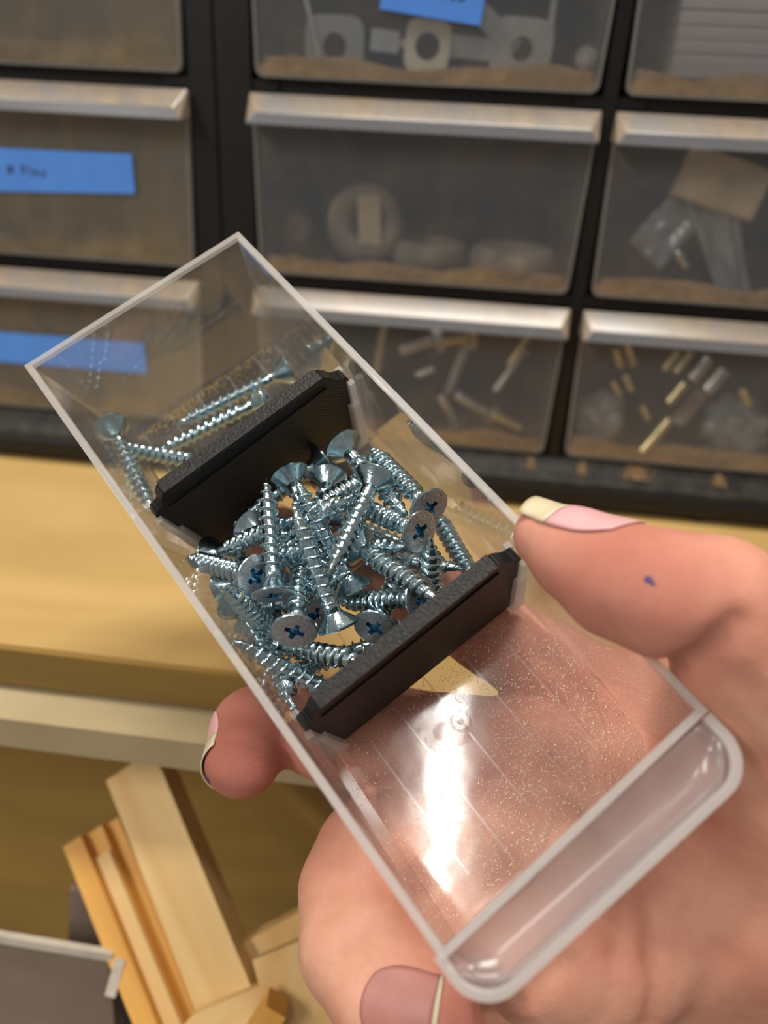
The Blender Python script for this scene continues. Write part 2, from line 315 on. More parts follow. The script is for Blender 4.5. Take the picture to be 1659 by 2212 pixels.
DRAWER_LABELS = {}
def drawer(x0, x1, z0, z1, label, dirty=False, protr=8.0):
    W_, H = x1 - x0, z1 - z0
    cab = CAB2 if x1 < -95 else CAB1; w = W_ / 2
    bm = bmesh.new(); t = 1.2; a = w - 2.6; D = 138
    box(bm, -a, -a + t, 2.4, D, 1, H - 6); box(bm, a - t, a, 2.4, D, 1, H - 6); box(bm, -a + t, a - t, 2.4, D, 1, 1 + t); box(bm, -a + t, a - t, D - t, D, 1 + t, H - 8)
    e = link('drawer', bm, M['drawerbody'], cab); e['label'] = label; e.matrix_local = Matrix.Translation(-cab.location) @ tmat((x0 + x1) / 2, YF, z0)
    fm = M['frontdirty'] if dirty else M['front']
    r = 3.0
    def outl(i, zt): # tapering rounded outline inset by i
        a = w - i; ab = w - i - 1.6; pts = [(-a, zt)]
        for k in range(5):
            t = math.pi + k / 4 * math.pi / 2; pts.append((-ab + r + r * math.cos(t), r + i + r * math.sin(t)))
        for k in range(5):
            t = 1.5 * math.pi + k / 4 * math.pi / 2; pts.append((ab - r + r * math.cos(t), r + i + r * math.sin(t)))
        pts.append((a, zt)); return pts
    bm = bmesh.new(); prism(bm, outl(.85, H - 1.2), 1, .2, 1.6); link('front_panel', bm, fm, e)
    A, B = outl(0, H), outl(.85, H - 1.2)
    bm = bmesh.new(); n = len(A)
    for y_, s in ((-.2, 1), (2.0, -1)): pass
    va = [[bm.verts.new(V((p[0], y, p[1]))) for p in P_] for y in (-.3, 2.2) for P_ in (A, B)]
    for i in range(n - 1):
        j = i + 1
        bm.faces.new((va[0][i], va[0][j], va[1][j], va[1][i])); bm.faces.new((va[2][i], va[2][j], va[3][j], va[3][i]))
        bm.faces.new((va[0][i], va[0][j], va[2][j], va[2][i])); bm.faces.new((va[1][i], va[1][j], va[3][j], va[3][i]))
    link('panel_edge', bm, M['paneledge'], e)
    # pull lip: sloping top + front skirt, mitred ends
    bm = bmesh.new(); pr = protr
    L1 = [(-w, -.4, H - .2), (-w + 3.2, -pr + .6, H - 5.9), (-w + .6, -pr - .2, H - 9.4)]
    L2 = [(x * -1, y, z) for x, y, z in L1]
    o1 = [bm.verts.new(V(p)) for p in L1]; o2 = [bm.verts.new(V(p)) for p in L2]
    bl = bm.verts.new(V((-w, -.4, H - 8.5))); br = bm.verts.new(V((w, -.4, H - 8.5)))
    bm.faces.new((o1[0], o2[0], o2[1], o1[1])); sk = bm.faces.new((o1[1], o2[1], o2[2], o1[2])); sk.material_index = 1
    bm.faces.new((o1[0], o1[1], o1[2], bl)); bm.faces.new((o2[0], br, o2[2], o2[1]))
    lp = link('pull_lip', bm, None, e, mats=[M['lip'], M['lipskirt']])
    sd = lp.modifiers.new('solid', 'SOLIDIFY'); sd.thickness = .9 * MM; sd.offset = 1
    bv = lp.modifiers.new('bev', 'BEVEL'); bv.width = .5 * MM; bv.segments = 2; bv.limit_method = 'ANGLE'
    if dirty or True:                               # dust lying along the bottom behind the front panel
        bm = bmesh.new(); NX = 40
        ring0 = []; ring1 = []
        for i in range(NX + 1):
            x = -a + 1.5 + (2 * a - 3) * i / NX
            h = 2.4 + 3.2 * (noise.noise(Vector((x * .05 + z0, z0 * .3 + x0, 1.3))) + .5)
            ring0.append([bm.verts.new(V((x, 2.5, 2.3))), bm.verts.new(V((x, 2.5, 2.3 + h))), bm.verts.new(V((x, 2.5 + 3.5 * h, 2.3)))])
        for p, q in zip(ring0, ring0[1:]):
            for k in range(3): bm.faces.new((p[k], q[k], q[(k + 1) % 3], p[(k + 1) % 3]))
        bm.faces.new(ring0[0]); bm.faces.new(ring0[-1][::-1])
        tag(link('dust_drift', bm, M['dustpatch'], e), kind='stuff')
    return e
colx = {'c': (-80.9, 36.4), 'r': (41.7, 158.8), 'l': (-222.5, -103.4)}
drawer(*colx['c'], *ROWS[0], 'clear drawer holding metal brackets behind a blue tape label, centre column at the top edge')
drawer(*colx['c'], *ROWS[1], 'dusty clear drawer with black rubber rings inside, centre column just above the held drawer')
drawer(*colx['c'], *ROWS[2], 'dusty clear drawer of assorted bolts in the bottom row, partly behind the held drawer')
drawer(*colx['r'], *ROWS[0], 'clear drawer packed with pale stacked trays at the top right corner')
drawer(*colx['r'], *ROWS[1], 'dusty clear drawer with a plastic bag and beige card inside, right column middle row')
drawer(*colx['r'], *ROWS[2], 'dusty clear drawer of yellowish bolts above the thumb, right column bottom row')
drawer(*colx['l'], *ROWS[0], 'unlabelled brown dusty drawer front at the top left corner', True)
drawer(*colx['l'], *ROWS[1], 'brown dusty drawer front with a printed blue tape label at the left edge', True)
drawer(*colx['l'], *ROWS[2], 'brown dusty drawer front behind the left end of the held drawer, bottom row', True)

def tape(pts, label, text=None, tpos=None, tsize=5, rot=0., oy=0):
    P_ = [np.array(wY(px, py, YF - .25 - oy)) for px, py in pts]
    c = sum(P_) / 4
    e = empty('tape_label', tmat(*c), label, 'label', 'blue tape labels on the drawers')
    bm = bmesh.new(); hexa(bm, [(p[0] - c[0], -.1, p[2] - c[2]) for p in P_] + [(p[0] - c[0], .1, p[2] - c[2]) for p in P_])
    link('tape_strip', bm, M['tape'], e)
    if text:
        cu = bpy.data.curves.new('txt', 'FONT'); cu.body = text; cu.size = tsize * MM; cu.extrude = .00002; cu.space_character = 1.35; cu.align_x = 'LEFT'; cu.resolution_u = 2; cu.offset = .00012
        to = bpy.data.objects.new('txt', cu); COL.objects.link(to)
        dg = bpy.context.evaluated_depsgraph_get(); me = bpy.data.meshes.new_from_object(to.evaluated_get(dg)); bpy.data.objects.remove(to)
        me.materials.clear(); me.materials.append(M['ink'])
        o = bpy.data.objects.new('lettering', me); COL.objects.link(o); o.parent = e
        t = np.array(wY(*tpos, YF - .25 - oy)) - c
        o.matrix_local = Matrix.Translation(V((t[0], -.14, t[2]))) @ Matrix.Rotation(rot, 4, 'Y') @ Matrix.Rotation(math.pi / 2, 4, 'X')
tape([(-70, 412), (292, 419), (284, 333), (-66, 316)], 'blue tape label with faint printed characters on the left drawer, middle row', '85 1 1 # Fins', (-86, 362), 4.5, math.radians(2.5))
tape([(-70, 776), (318, 807), (310, 741), (-66, 712)], 'plain blue tape label seen through the back wall of the held drawer')
tape([(820, 20), (1037, 56), (1052, -30), (832, -66)], 'tilted blue tape label on the bracket drawer at the top edge', 'Bolts', (900, -13), 5.6, math.radians(6))

# ------------------------------------------------------------------ contents of the cabinet drawers
def thing_mesh(name, bm, mat, label, cat, mtx, group=None, smooth=False):
    o = link(name, bm, mat, None, smooth); o.matrix_world = mtx; return tag(o, label, cat, group)
def plate_with_hole(bm, w, h, r, t, corner=3, taper=0):
    # rounded plate in xz, hole of radius r, thickness t along y
    n = 32; out = []; inn = []
    for i in range(n):
        a = 2 * math.pi * i / n; c, s = math.cos(a), math.sin(a)
        p = 5.0; k = (abs(c / (w / 2)) ** p + abs(s / (h / 2)) ** p) ** (-1 / p)
        out.append((c * k, s * k)); inn.append((c * r, s * r))
    L_ = [[bm.verts.new(V((p[0], y, p[1]))) for p in q] for y in (0, t) for q in (out, inn)]
    for i in range(n):
        j = (i + 1) % n
        bm.faces.new((L_[0][i], L_[0][j], L_[1][j], L_[1][i])); bm.faces.new((L_[2][i], L_[3][i], L_[3][j], L_[2][j]))
        bm.faces.new((L_[0][i], L_[2][i], L_[2][j], L_[0][j])); bm.faces.new((L_[1][i], L_[1][j], L_[3][j], L_[3][i]))
def wyv(px, py, d):                                 # point behind the front plane by d mm
    return wY(px, py, YF + d)
# brackets
c = wyv(923, 100, 7); e = empty('eye_bracket', tmat(*c) @ Matrix.Rotation(math.radians(4), 4, 'Y'), 'cream square-ended metal eye with a round hole, under the tilted blue label', 'bracket')
bm = bmesh.new(); plate_with_hole(bm, 15, 15.5, 4.1, 2.2); bevel(bm, .3, 1); link('eye_plate', bm, M['cream'], e)
bm = bmesh.new(); box(bm, -10, -7, .4, 1.8, -1.2, 1.2); box(bm, -19, -9.5, -.5, 3, -3.2, 3.2); bevel(bm, .5); link('threaded_barrel', bm, M['steel'], e)
c = wyv(1120, 105, 9); e = empty('strap_bracket', tmat(*c) @ Matrix.Rotation(math.radians(3), 4, 'Y'), 'dull steel strap with a holed curved end, right of the cream metal eye', 'bracket')
bm = bmesh.new(); plate_with_hole(bm, 20, 18, 3.6, 1.2); bmesh.ops.translate(bm, verts=bm.verts, vec=V((1, 0, 0))); link('holed_plate', bm, M['steel'], e)
bm = bmesh.new(); box(bm, -24, -8, 2, 3.4, -4.4, 2.2); bevel(bm, .4); link('strap', bm, M['steel'], e)
c = wyv(1040, 30, 16); bm = bmesh.new(); box(bm, -22, 16, 0, 1.4, -3.2, 3.2); bevel(bm, .4)
thing_mesh('steel_strap', bm, M['steel'], 'plain steel strap leaning diagonally beside the tilted blue label', 'strap', tmat(*c) @ Matrix.Rotation(math.radians(38), 4, 'Y'))
c = wyv(1195, 15, 12); bm = bmesh.new(); box(bm, -1, 1, 0, 8, -16, 10); bevel(bm, .4)
thing_mesh('steel_strap', bm, M['steel'], 'upright thin steel strap near the right side of the bracket drawer', 'strap', tmat(*c))
c = wyv(722, 100, 6); e = empty('corner_bracket', tmat(*c), 'grey triangular plate with a round hole, at the left in the bracket drawer', 'bracket')
bm = bmesh.new(); plate_with_hole(bm, 20, 18, 4, 1.1); link('holed_plate', bm, M['bag'], e)
bm = bmesh.new(); hexa(bm, [(-10.5, -1, 14), (-9.3, -1, 14), (-9.3, 3, 14), (-10.5, 3, 14), (-4, -1, -9), (-2.6, -1, -9), (-2.6, 3, -9), (-4, 3, -9)]); link('bent_edge', bm, M['steel'], e)
c = wyv(1265, 125, 10); bm = bmesh.new(); lathe(bm, [(3.4, 0), (3.6, .5), (3.6, 20)], 20); lathe(bm, [(1.4, -9), (1.4, 0)], 12)
thing_mesh('clevis_pin', bm, M['steel'], 'short steel pin standing in the bottom right corner of the bracket drawer', 'pin', axis_mtx(c, (.1, 1, .1)))
# rubber rings and roll
for px, py, R_, r_, lab in ((1105, 575, 13, 3.6, 'dusty black rubber ring lying at the right in the middle drawer'), (925, 535, 12, 3.3, 'black rubber ring lying behind the roll in the middle drawer')):
    d = 17 if px > 1000 else 24
    c = wyv(px, py, d); c[2] = ROWS[1][0] + 2.6 + r_ * 1.5; bm = bmesh.new(); torus(bm, R_, r_, 40, 12, 1.5)
    thing_mesh('rubber_ring', bm, M['rubber'], lab, 'ring', tmat(*c), smooth=True)
c = wyv(790, 485, 19); e = empty('tape_roll', tmat(*c) @ Matrix.Rotation(math.radians(20), 4, 'Z') @ Matrix.Rotation(math.radians(70), 4, 'X'), 'upright dark roll with a pale sticker, at the left in the middle drawer', 'roll')
bm = bmesh.new(); torus(bm, 10, 5, 36, 12, 1.3); link('roll_ring', bm, M['rubber'], e, True)
bm = bmesh.new(); box(bm, -4.2, 4.2, -9, 9, 5.8, 7.2); bevel(bm, .3); link('sticker', bm, M['card'], e)
c = wyv(640, 500, 20); bm = bmesh.new(); lathe(bm, [(4.8, 0), (5, 1), (5, 5), (4.2, 6)], 6)
thing_mesh('hex_nut', bm, M['rubber'], 'dark nut behind the front at the left end of the rubber ring drawer', 'nut', axis_mtx(c, (.3, 1, .5)))
# bolts
def bolt(px, py, ang, ln, r, d, label, group, mat='brass', head=True, tilt=.15):
    c = wyv(px, py, d); a = math.radians(ang)
    e = empty('bolt', axis_mtx(c, (math.cos(a), tilt, math.sin(a))), label, 'bolt', group)
    bm = bmesh.new(); prof = []; z = -ln / 2
    while z < ln / 2: prof += [(r, z), (r * .86, z + .5)]; z += 1.0
    lathe(bm, prof, 14); link('threaded_shank', bm, M[mat], e, True)
    if head:
        bm = bmesh.new(); lathe(bm, [(r * 1.9, ln / 2), (r * 1.9, ln / 2 + r * 1.2), (r * 1.6, ln / 2 + r * 1.45)], 6); link('bolt_head', bm, M[mat], e)
G1 = 'bolts in the bottom middle drawer'; G2 = 'bolts in the bottom right drawer'
for a in ((822, 745, 84, 22, 1.7, 8, 'pale bolt standing upright at the left of the bottom middle drawer', G1, 'brass', True),
          (1095, 910, -24, 14, 2.0, 5, 'short yellowish bolt lying low at the right of the bottom middle drawer', G1, 'brass', False),
          (1020, 872, -28, 15, 2.4, 8, 'grey bolt lying up against the short yellowish bolt', G1, 'steel', True),
          (1128, 745, 62, 18, 1.5, 7, 'thin slanting bolt under the lip at the right of the bottom middle drawer', G1, 'brass', False),
          (1098, 805, 60, 18, 1.8, 16, 'dim slanting bolt below the thin slanting one, bottom middle drawer', G1, 'steel', True),
          (900, 745, 20, 14, 3.0, 14, 'thick dull bolt end high at the left of the bottom middle drawer', G1, 'steel', True),
          (920, 803, 25, 8, 1.6, 8, 'small bright bolt in the upper middle of the bottom middle drawer', G1, 'steel', False),
          (985, 800, 75, 20, 2.6, 20, 'large dim bolt at the centre of the bottom middle drawer', G1, 'steel', True),
          (965, 880, -60, 12, 2.6, 12, 'dull bolt behind the lower middle of the bottom middle drawer', G1, 'steel', True),
          (975, 735, 8, 14, 2.2, 13, 'dull yellowish bolt just under the lip of the bottom middle drawer', G1, 'brass', True)): bolt(*a)
for a in ((1417, 940, 58, 17, 2.2, 3.6, 'bright threaded yellowish bolt, lowest and largest in the bottom right drawer', G2, 'brass', False),
          (1462, 848, 58, 10, 1.9, 5, 'pale bolt in line above the brightest yellowish bolt', G2, 'brass', False),
          (1394, 893, -58, 7, 1.4, 5, 'tiny bolt left of the brightest yellowish bolt', G2, 'brass', False),
          (1357, 827, -58, 7.5, 1.4, 6, 'pinkish short bolt in the upper left of the bottom right drawer', G2, 'brass', False),
          (1332, 840, -52, 7, 1.4, 8, 'dim short bolt beside the pinkish one, bottom right drawer', G2, 'brass', False),
          (1335, 775, -62, 9, 1.8, 12, 'dim bolt end under the lip at the left of the bottom right drawer', G2, 'brass', False),
          (1362, 768, -62, 10, 1.8, 14, 'second dim bolt end under the lip, bottom right drawer', G2, 'brass', False),
          (1450, 778, 60, 9, 1.6, 10, 'pale bolt end right under the middle of the lip, bottom right drawer', G2, 'brass', False),
          (1476, 782, 60, 10, 1.6, 11, 'pale slim bolt end beside the middle of the lip, bottom right drawer', G2, 'brass', False),
          (1512, 795, 58, 11, 2.6, 15, 'thicker dim bolt right of the pale bolt ends, bottom right drawer', G2, 'steel', False),
          (1545, 820, 58, 11, 3.4, 17, 'thickest dim bolt at the right of the bottom right drawer', G2, 'steel', False),
          (1490, 880, 60, 16, 3.4, 17, 'large dark bolt behind the bright yellowish ones', G2, 'rubber', False),
          (1610, 858, -55, 8, 2.0, 7, 'small orange-tinted bolt at the right edge of the bottom right drawer', G2, 'brass', False)): bolt(*a)
for k, (px, py, R_) in enumerate(((1300, 895, 10), (1585, 925, 12))):
    bm = bmesh.new(); bmesh.ops.create_icosphere(bm, subdivisions=4, radius=R_ * MM)
    for v in bm.verts: v.co *= 1 + .45 * noise.noise(v.co * 170 + Vector((k * 5, 0, 0))) + .25 * noise.noise(v.co * 520)
    thing_mesh('crumpled_bag', bm, M['bag'], ('bunched clear bag at the left in the bottom right drawer', 'bunched clear bag at the right edge in the bottom right drawer')[k], 'bag', tmat(*wyv(px, py, R_ + 6)), smooth=True)
# stacked trays
for k in range(6):
    a = wyv(1420, 5 + k * 20, 6)
    zt = [42, 37.6, 33.4, 29.4, 25.6, 21.6][k]
    bm = bmesh.new(); box(bm, -46, 46, 0, 90, -1.9 if k < 5 else -5, 1.5); bevel(bm, .6)
    if k < 5: box(bm, -44, 44, 3, 88, -3.6, -2.0)
    thing_mesh('stacked_tray', bm, M['trayplastic'], ('%s, top right drawer' % ('topmost visible pale tray of the stack', 'second pale tray from the top of the stack', 'third pale tray from the top of the stack', 'third pale tray from the bottom of the stack', 'second pale tray from the bottom of the stack', 'lowest pale tray of the stack, with the thick front edge')[k]),
               'tray', tmat(103, YF + 6 - k * .4, zt), 'pale trays stacked in the top right drawer')
# bag and card
c = wyv(1560, 395, 9); bm = bmesh.new(); bmesh.ops.create_grid(bm, x_segments=10, y_segments=8, size=.5)
for v in bm.verts: v.co = V((v.co.x * 30, 2.0 * math.sin(v.co.x * 7) + 1.5 * noise.noise(v.co * 5), v.co.y * 17))
o = thing_mesh('torn_card', bm, M['card'], 'torn beige card standing behind the front of the right middle drawer', 'card', tmat(*c) @ Matrix.Rotation(math.radians(14), 4, 'Y'), smooth=True)
sd = o.modifiers.new('s', 'SOLIDIFY'); sd.thickness = .0005
c = wyv(1560, 530, 12); bm = bmesh.new(); bmesh.ops.create_grid(bm, x_segments=16, y_segments=26, size=.5)
for v in bm.verts:
    x, y = v.co.x, v.co.y; wid = 10 + 12 * (.5 - y) * .6
    v.co = V((x * wid, 3 * noise.noise(Vector((x * 4, y * 3, 2))) + 1.5 * math.sin(x * 11), y * 40))
o = thing_mesh('plastic_bag', bm, M['bag'], 'creased grey plastic bag slanting down under the beige card', 'bag', tmat(*c) @ Matrix.Rotation(math.radians(-27), 4, 'Y') @ Matrix.Rotation(math.pi, 4, 'Y'), smooth=True)
sd = o.modifiers.new('s', 'SOLIDIFY'); sd.thickness = .0004
c = wyv(1440, 500, 13); bm = bmesh.new(); bmesh.ops.create_grid(bm, x_segments=10, y_segments=10, size=.5)
for v in bm.verts: v.co = V((v.co.x * 16, 3 * noise.noise(v.co * 4), v.co.y * 22))
o = thing_mesh('plastic_scrap', bm, M['bag'], 'dim scrap of clear film left of the plastic bag', 'film', tmat(*c) @ Matrix.Rotation(math.radians(35), 4, 'Y'), smooth=True)
sd = o.modifiers.new('s', 'SOLIDIFY'); sd.thickness = .0004
c = wyv(1472, 560, 6); bm = bmesh.new(); lathe(bm, [(1.2, -4), (1.6, -3), (1.6, 3), (1.2, 4)], 12)
thing_mesh('dowel_pin', bm, M['steel'], 'small bright pin left of the plastic bag in the right middle drawer', 'pin', axis_mtx(c, (.6, .2, -.7)), smooth=True)
# sawdust clumps on the base ledge
for k, (px, py, w_, lab) in enumerate(((1380, 1015, 12, 'largest clump of sawdust on the cabinet base, under the bottom right drawer'), (1145, 1003, 3.5, 'small clump of sawdust on the cabinet base, below the divider'), (1258, 1005, 4, 'thin smear of sawdust on the base left of the largest clump'), (1555, 1032, 5, 'clump of sawdust on the base near the right edge'))):
    c = wY(px, py, YF - 3.0); c[2] = -119.3; bm = bmesh.new(); random.seed(k)
    for g_ in range(int(26 * w_)):
        u = random.gauss(0, .26) * w_; y = random.uniform(-3.2, 2.6); q = random.uniform(.12, .42); zz = (-3 - .4 * 0 + y * .55) + 3.0
        P4 = [(u - q, y - q * .5, zz), (u + q, y - q * .4, zz), (u + random.uniform(-q, q), y + q, zz), (u, y, zz + q * .9)]
        v = [bm.verts.new(V(p_)) for p_ in P4]
        for f_ in ((0, 1, 3), (1, 2, 3), (2, 0, 3), (0, 2, 1)): bm.faces.new([v[t_] for t_ in f_])
    o = thing_mesh('sawdust_clump', bm, M['dustpatch'], lab, 'sawdust', tmat(*c)); o['kind'] = 'stuff'

# ------------------------------------------------------------------ wood offcuts and boards below the bench
def board(name, p0, p1, Z0, Z1, w, t, mat, label, cat, extra=None, upn=(0, -1, .25), bev=.6):
    """p0, p1: pixels of the ends of the centre line; local z from p1 up to p0, x width, y thickness away from camera"""
    A = c2w(pix(*p0, Z0)); B = c2w(pix(*p1, Z1)); z = (A - B); ln = np.linalg.norm(z); z /= ln
    n = np.array(upn, float); y = -(n - z * (n @ z)); y /= np.linalg.norm(y); x = np.cross(y, z)
    m = frame(B, x, y, z)
    e = empty(name, m, label, cat)
    bm = bmesh.new(); box(bm, -w / 2, w / 2, -t / 2, t / 2, 0, ln); bevel(bm, bev)
    link('board', bm, mat, e)
    return e, ln
def stick(name, p0, p1, Z0, Z1, w, t, mat, label, cat, upn=(0, -1, .25), slant=0.):
    A = c2w(pix(*p0, Z0)); B = c2w(pix(*p1, Z1)); z = (A - B); ln = np.linalg.norm(z); z /= ln
    n = np.array(upn, float); y = -(n - z * (n @ z)); y /= np.linalg.norm(y); x = np.cross(y, z)
    m = frame(B, x, y, z)
    bm = bmesh.new()
    hexa(bm, [(-w / 2, -t / 2, 0), (w / 2, -t / 2, 0), (w / 2, t / 2, 0), (-w / 2, t / 2, 0), (-w / 2, -t / 2, ln), (w / 2, -t / 2, ln + slant), (w / 2, t / 2, ln + slant), (-w / 2, t / 2, ln)])
    bevel(bm, .7)
    o = link(name, bm, mat); o.matrix_world = m
    return tag(o, label, cat, None), m, ln
DP = 212.
stick('wood_offcut', (300, 1655), (610, 2420), 243, 212, 17.0, 12, M['pine'], 'pale pine stick, the longer right one of the leaning pair, with a cut top end', 'wood offcut', upn=(.15, -1, .45), slant=1.5)
m = None
A = c2w(pix(222, 1790, 247)); B = c2w(pix(500, 2460, 215)); z = A - B; ln = np.linalg.norm(z); z /= ln
n = np.array((.15, -1, .45)); y = -(n - z * (n @ z)); y /= np.linalg.norm(y); x = np.cross(y, z)
e = empty('rabbeted_offcut', frame(B, x, y, z), 'amber wood stick with a stepped groove, left of the longer pale stick', 'wood offcut')
bm = bmesh.new(); prism(bm, [(-9, 0), (-9, -9), (-2.5, -9), (-2.5, -5.5), (3, -5.5), (3, -2), (7, -2), (7, 4), (-9, 4)], 2, 0, ln); bevel(bm, .4)
link('stepped_stick', bm, M['pineamber'], e)
bm = bmesh.new(); box(bm, -2.2, 2.6, -6.6, -5.3, 0, ln - 8); bevel(bm, .3)
link('pale_strip', bm, M['pine'], e)['label'] = 'paler strip in the groove'
# small diagonal stick end at the bottom, pale panel, brown boards, dark sheet for gap shade
stick('wood_offcut', (600, 2165), (540, 2260), 205, 205, 6, 8, M['pineamber'], 'short amber wood end crossing the foot of the pale stick, bottom edge', 'wood offcut')
def slab(name, poly, Z, t, mat, label, cat, n=(0, -1, .3), edge=None):
    """flat board: pixel outline on a plane through the first pixel at depth Z with normal n"""
    n = np.array(n, float); n /= np.linalg.norm(n); P0 = c2w(pix(*poly[0], Z)); pts = []
    for px, py in poly:
        d = c2w(cray(px, py)); pts.append(d * ((P0 @ n) / (d @ n)))
    c = sum(pts) / len(pts)
    bm = bmesh.new(); A = [bm.verts.new(V(p - c)) for p in pts]; B = [bm.verts.new(V(p - c - n * t)) for p in pts]; k = len(pts)
    bm.faces.new(A); bm.faces.new(B[::-1])
    for i in range(k): bm.faces.new((A[i], A[(i + 1) % k], B[(i + 1) % k], B[i]))
    bevel(bm, min(.5, t * .2))
    o = link(name, bm, mat); o.matrix_world = tmat(*c); return tag(o, label, cat)
slab('plywood_board', [(545, 2075), (640, 2035), (760, 2015), (860, 2100), (900, 2330), (250, 2380), (420, 2190), (560, 2130)], 214, 6, M['pine'], 'pale plywood piece at the bottom between the sticks and the curled finger', 'board', n=(0.1, -.75, .8))
slab('plywood_board', [(520, 2040), (650, 1968), (770, 1990), (770, 2040), (600, 2060), (545, 2100)], 226, 6, M['pine'], 'farther pale board edge behind the plywood piece', 'board', n=(0.1, -.8, .6))
slab('brown_sheet', [(-60, 2035), (235, 2078), (258, 2330), (-60, 2330)], 228, 2.0, M['brown'], 'dark brown board with a pale top edge at the bottom left corner', 'board', n=(.1, -1, .12))
stick('board_edging', (-60, 2014), (245, 2064), 227, 227, 2.6, 2.2, M['whiteedge'], 'pale edge strip along the top of the brown board, bottom left corner', 'edging', upn=(0, -1, .2))
stick('board_edging', (262, 2070), (240, 2150), 226, 224, 3.0, 2.2, M['whiteedge'], 'short whitish bent edge at the corner of the brown board', 'edging')
slab('brown_sheet', [(150, 1922), (232, 1932), (330, 2130), (300, 2330), (140, 2330)], 238, 3, M['brown'], 'smaller brown board standing behind, left of the amber stick', 'board', n=(.1, -1, .1))
slab('brown_sheet', [(262, 2085), (330, 2100), (420, 2330), (275, 2330)], 232, 3, simple('gap_shade', rgb(44, 36, 28), .7), 'very dark sheet as shade in the gap between brown board and amber stick', 'board', n=(.1, -1, .1))  # added sheet, no real board: the gap's shade is put into its dark colour

# ------------------------------------------------------------------ the held drawer
HZ = 34.5
bx, by, bz = c2w(EX), c2w(EY), c2w(EZ); borg = c2w(OB)
HM = frame(borg, bx, by, bz)
HD = empty('held_drawer', HM, 'clear plastic drawer of screws held in the hand, pulled out of the cabinet', 'drawer')
def loc(px, py, h):
    p = at_plane(px, py, h) - OB; return np.array([p @ EX, p @ EY, p @ EZ])
rim = [loc(52, 790, HZ), loc(515, 500, HZ), loc(1531, 1535, HZ), loc(955, 2078, HZ)]          # back-left, back-right, front-right, front-left
flo = [loc(275, 930, 0), loc(588, 738, 0), loc(1423, 1612, 0), loc(984, 2018, 0)]
TW = 1.3
def inset(Q, t):
    c = sum(Q) / 4; R_ = []
    for q in Q: R_.append(np.array([q[0] - math.copysign(t, q[0]), q[1] - math.copysign(t, q[1] - BL / 2), q[2]]))
    return R_
ro, ri = rim, inset(rim, TW)
fi = flo; fo = [np.array([q[0] + math.copysign(TW, q[0]), q[1] + math.copysign(TW, q[1] - BL / 2), -TW]) for q in flo]
names = ['back_wall', 'side_wall', 'front_wall', 'side_wall']
EDGE = 1.2
def lerp(a, b, t): return a + (b - a) * t
for k in range(4):
    j = (k + 1) % 4; tt = 1 - 1.0 / HZ
    bm = bmesh.new()
    a = [fo[k], fo[j], fi[j], fi[k], lerp(fo[k], ro[k], tt), lerp(fo[j], ro[j], tt), lerp(fi[j], ri[j], tt), lerp(fi[k], ri[k], tt)]
    hexa(bm, a); link(names[k], bm, M['clear'], HD)
bm = bmesh.new(); hexa(bm, fo + fi); link('drawer_floor', bm, M['floorclear'], HD)
# frosted rim
bm = bmesh.new()
for k in range(4):
    if k == 2: pass
    j = (k + 1) % 4; tt = 1 - 1.0 / HZ
    def up(p): return p + np.array([0, 0, 0.0])
    def ow(p, q, d): return p
    a = [lerp(fo[k], ro[k], tt), lerp(fo[j], ro[j], tt), lerp(fi[j], ri[j], tt), lerp(fi[k], ri[k], tt), ro[k], ro[j], ri[j], ri[k]]
    v = hexa(bm, a)
bmesh.ops.remove_doubles(bm, verts=bm.verts, dist=1e-6)
link('rim', bm, M['frost'], HD)['label'] = 'frosted white rim'
# pull lip in front
def rrect(x0, x1, y0, y1, r, n=8):                  # open at y1 side: list along left side, rounded front corners, right side
    P_ = [(x0, y1)]
    for k in range(n + 1):
        t = math.pi + k / n * math.pi / 2; P_.append((x0 + r + r * math.cos(t), y0 + r + r * math.sin(t)))
    for k in range(n + 1):
        t = 1.5 * math.pi + k / n * math.pi / 2; P_.append((x1 - r + r * math.cos(t), y0 + r + r * math.sin(t)))
    P_.append((x1, y1)); return P_
A = rrect(-27.2, 26.6, -9.4, .4, 6.5); B = rrect(-25.7, 25.1, -7.9, .4, 5.2)
bm = bmesh.new(); n = len(A)
va = [[bm.verts.new(V((p[0], p[1], z))) for p in P_] for z in (HZ - .2, HZ - 1.6) for P_ in (A, B)]
for i in range(n - 1):
    j = i + 1
    bm.faces.new((va[0][i], va[0][j], va[1][j], va[1][i])); bm.faces.new((va[2][i], va[3][i], va[3][j], va[2][j]))
    bm.faces.new((va[0][i], va[2][i], va[2][j], va[0][j])); bm.faces.new((va[1][i], va[1][j], va[3][j], va[3][i]))
link('lip_edge', bm, M['frost'], HD)['label'] = 'frosted rounded edge of the pull lip'
bm = bmesh.new(); prof = [(0.2, HZ - 1.4), (-2.0, HZ - 3.6), (-4.6, HZ - 4.6), (-6.6, HZ - 3.6), (-8.0, HZ - 1.5)]
nx = 24; rows = []
for i in range(nx + 1):
    s = i / nx; x = -25.7 + 50.8 * s; q = min(1, min(s, 1 - s) * 9); q = math.sin(q * math.pi / 2)
    rows.append([bm.verts.new(V((x, 0.2 + (y - .2) * (.45 + .55 * q) , HZ - 1.5 + (z - HZ + 1.5) * (.2 + .8 * q)))) for y, z in prof])
for p, q in zip(rows, rows[1:]):
    for k in range(len(prof) - 1): bm.faces.new((p[k], q[k], q[k + 1], p[k + 1]))
lp = link('pull_lip', bm, M['frostlight'], HD, True); sd = lp.modifiers.new('s', 'SOLIDIFY'); sd.thickness = .0011; sd.offset = 0
bm = bmesh.new(); C_ = rrect(-27.0, 26.4, -9.2, .4, 6.4); Dn = rrect(-26.4, 25.8, -8.6, .4, 6.0)
va = [[bm.verts.new(V((p[0], p[1], z))) for p in P_] for z, P_ in ((HZ - 1.6, C_), (HZ - 8, Dn))]
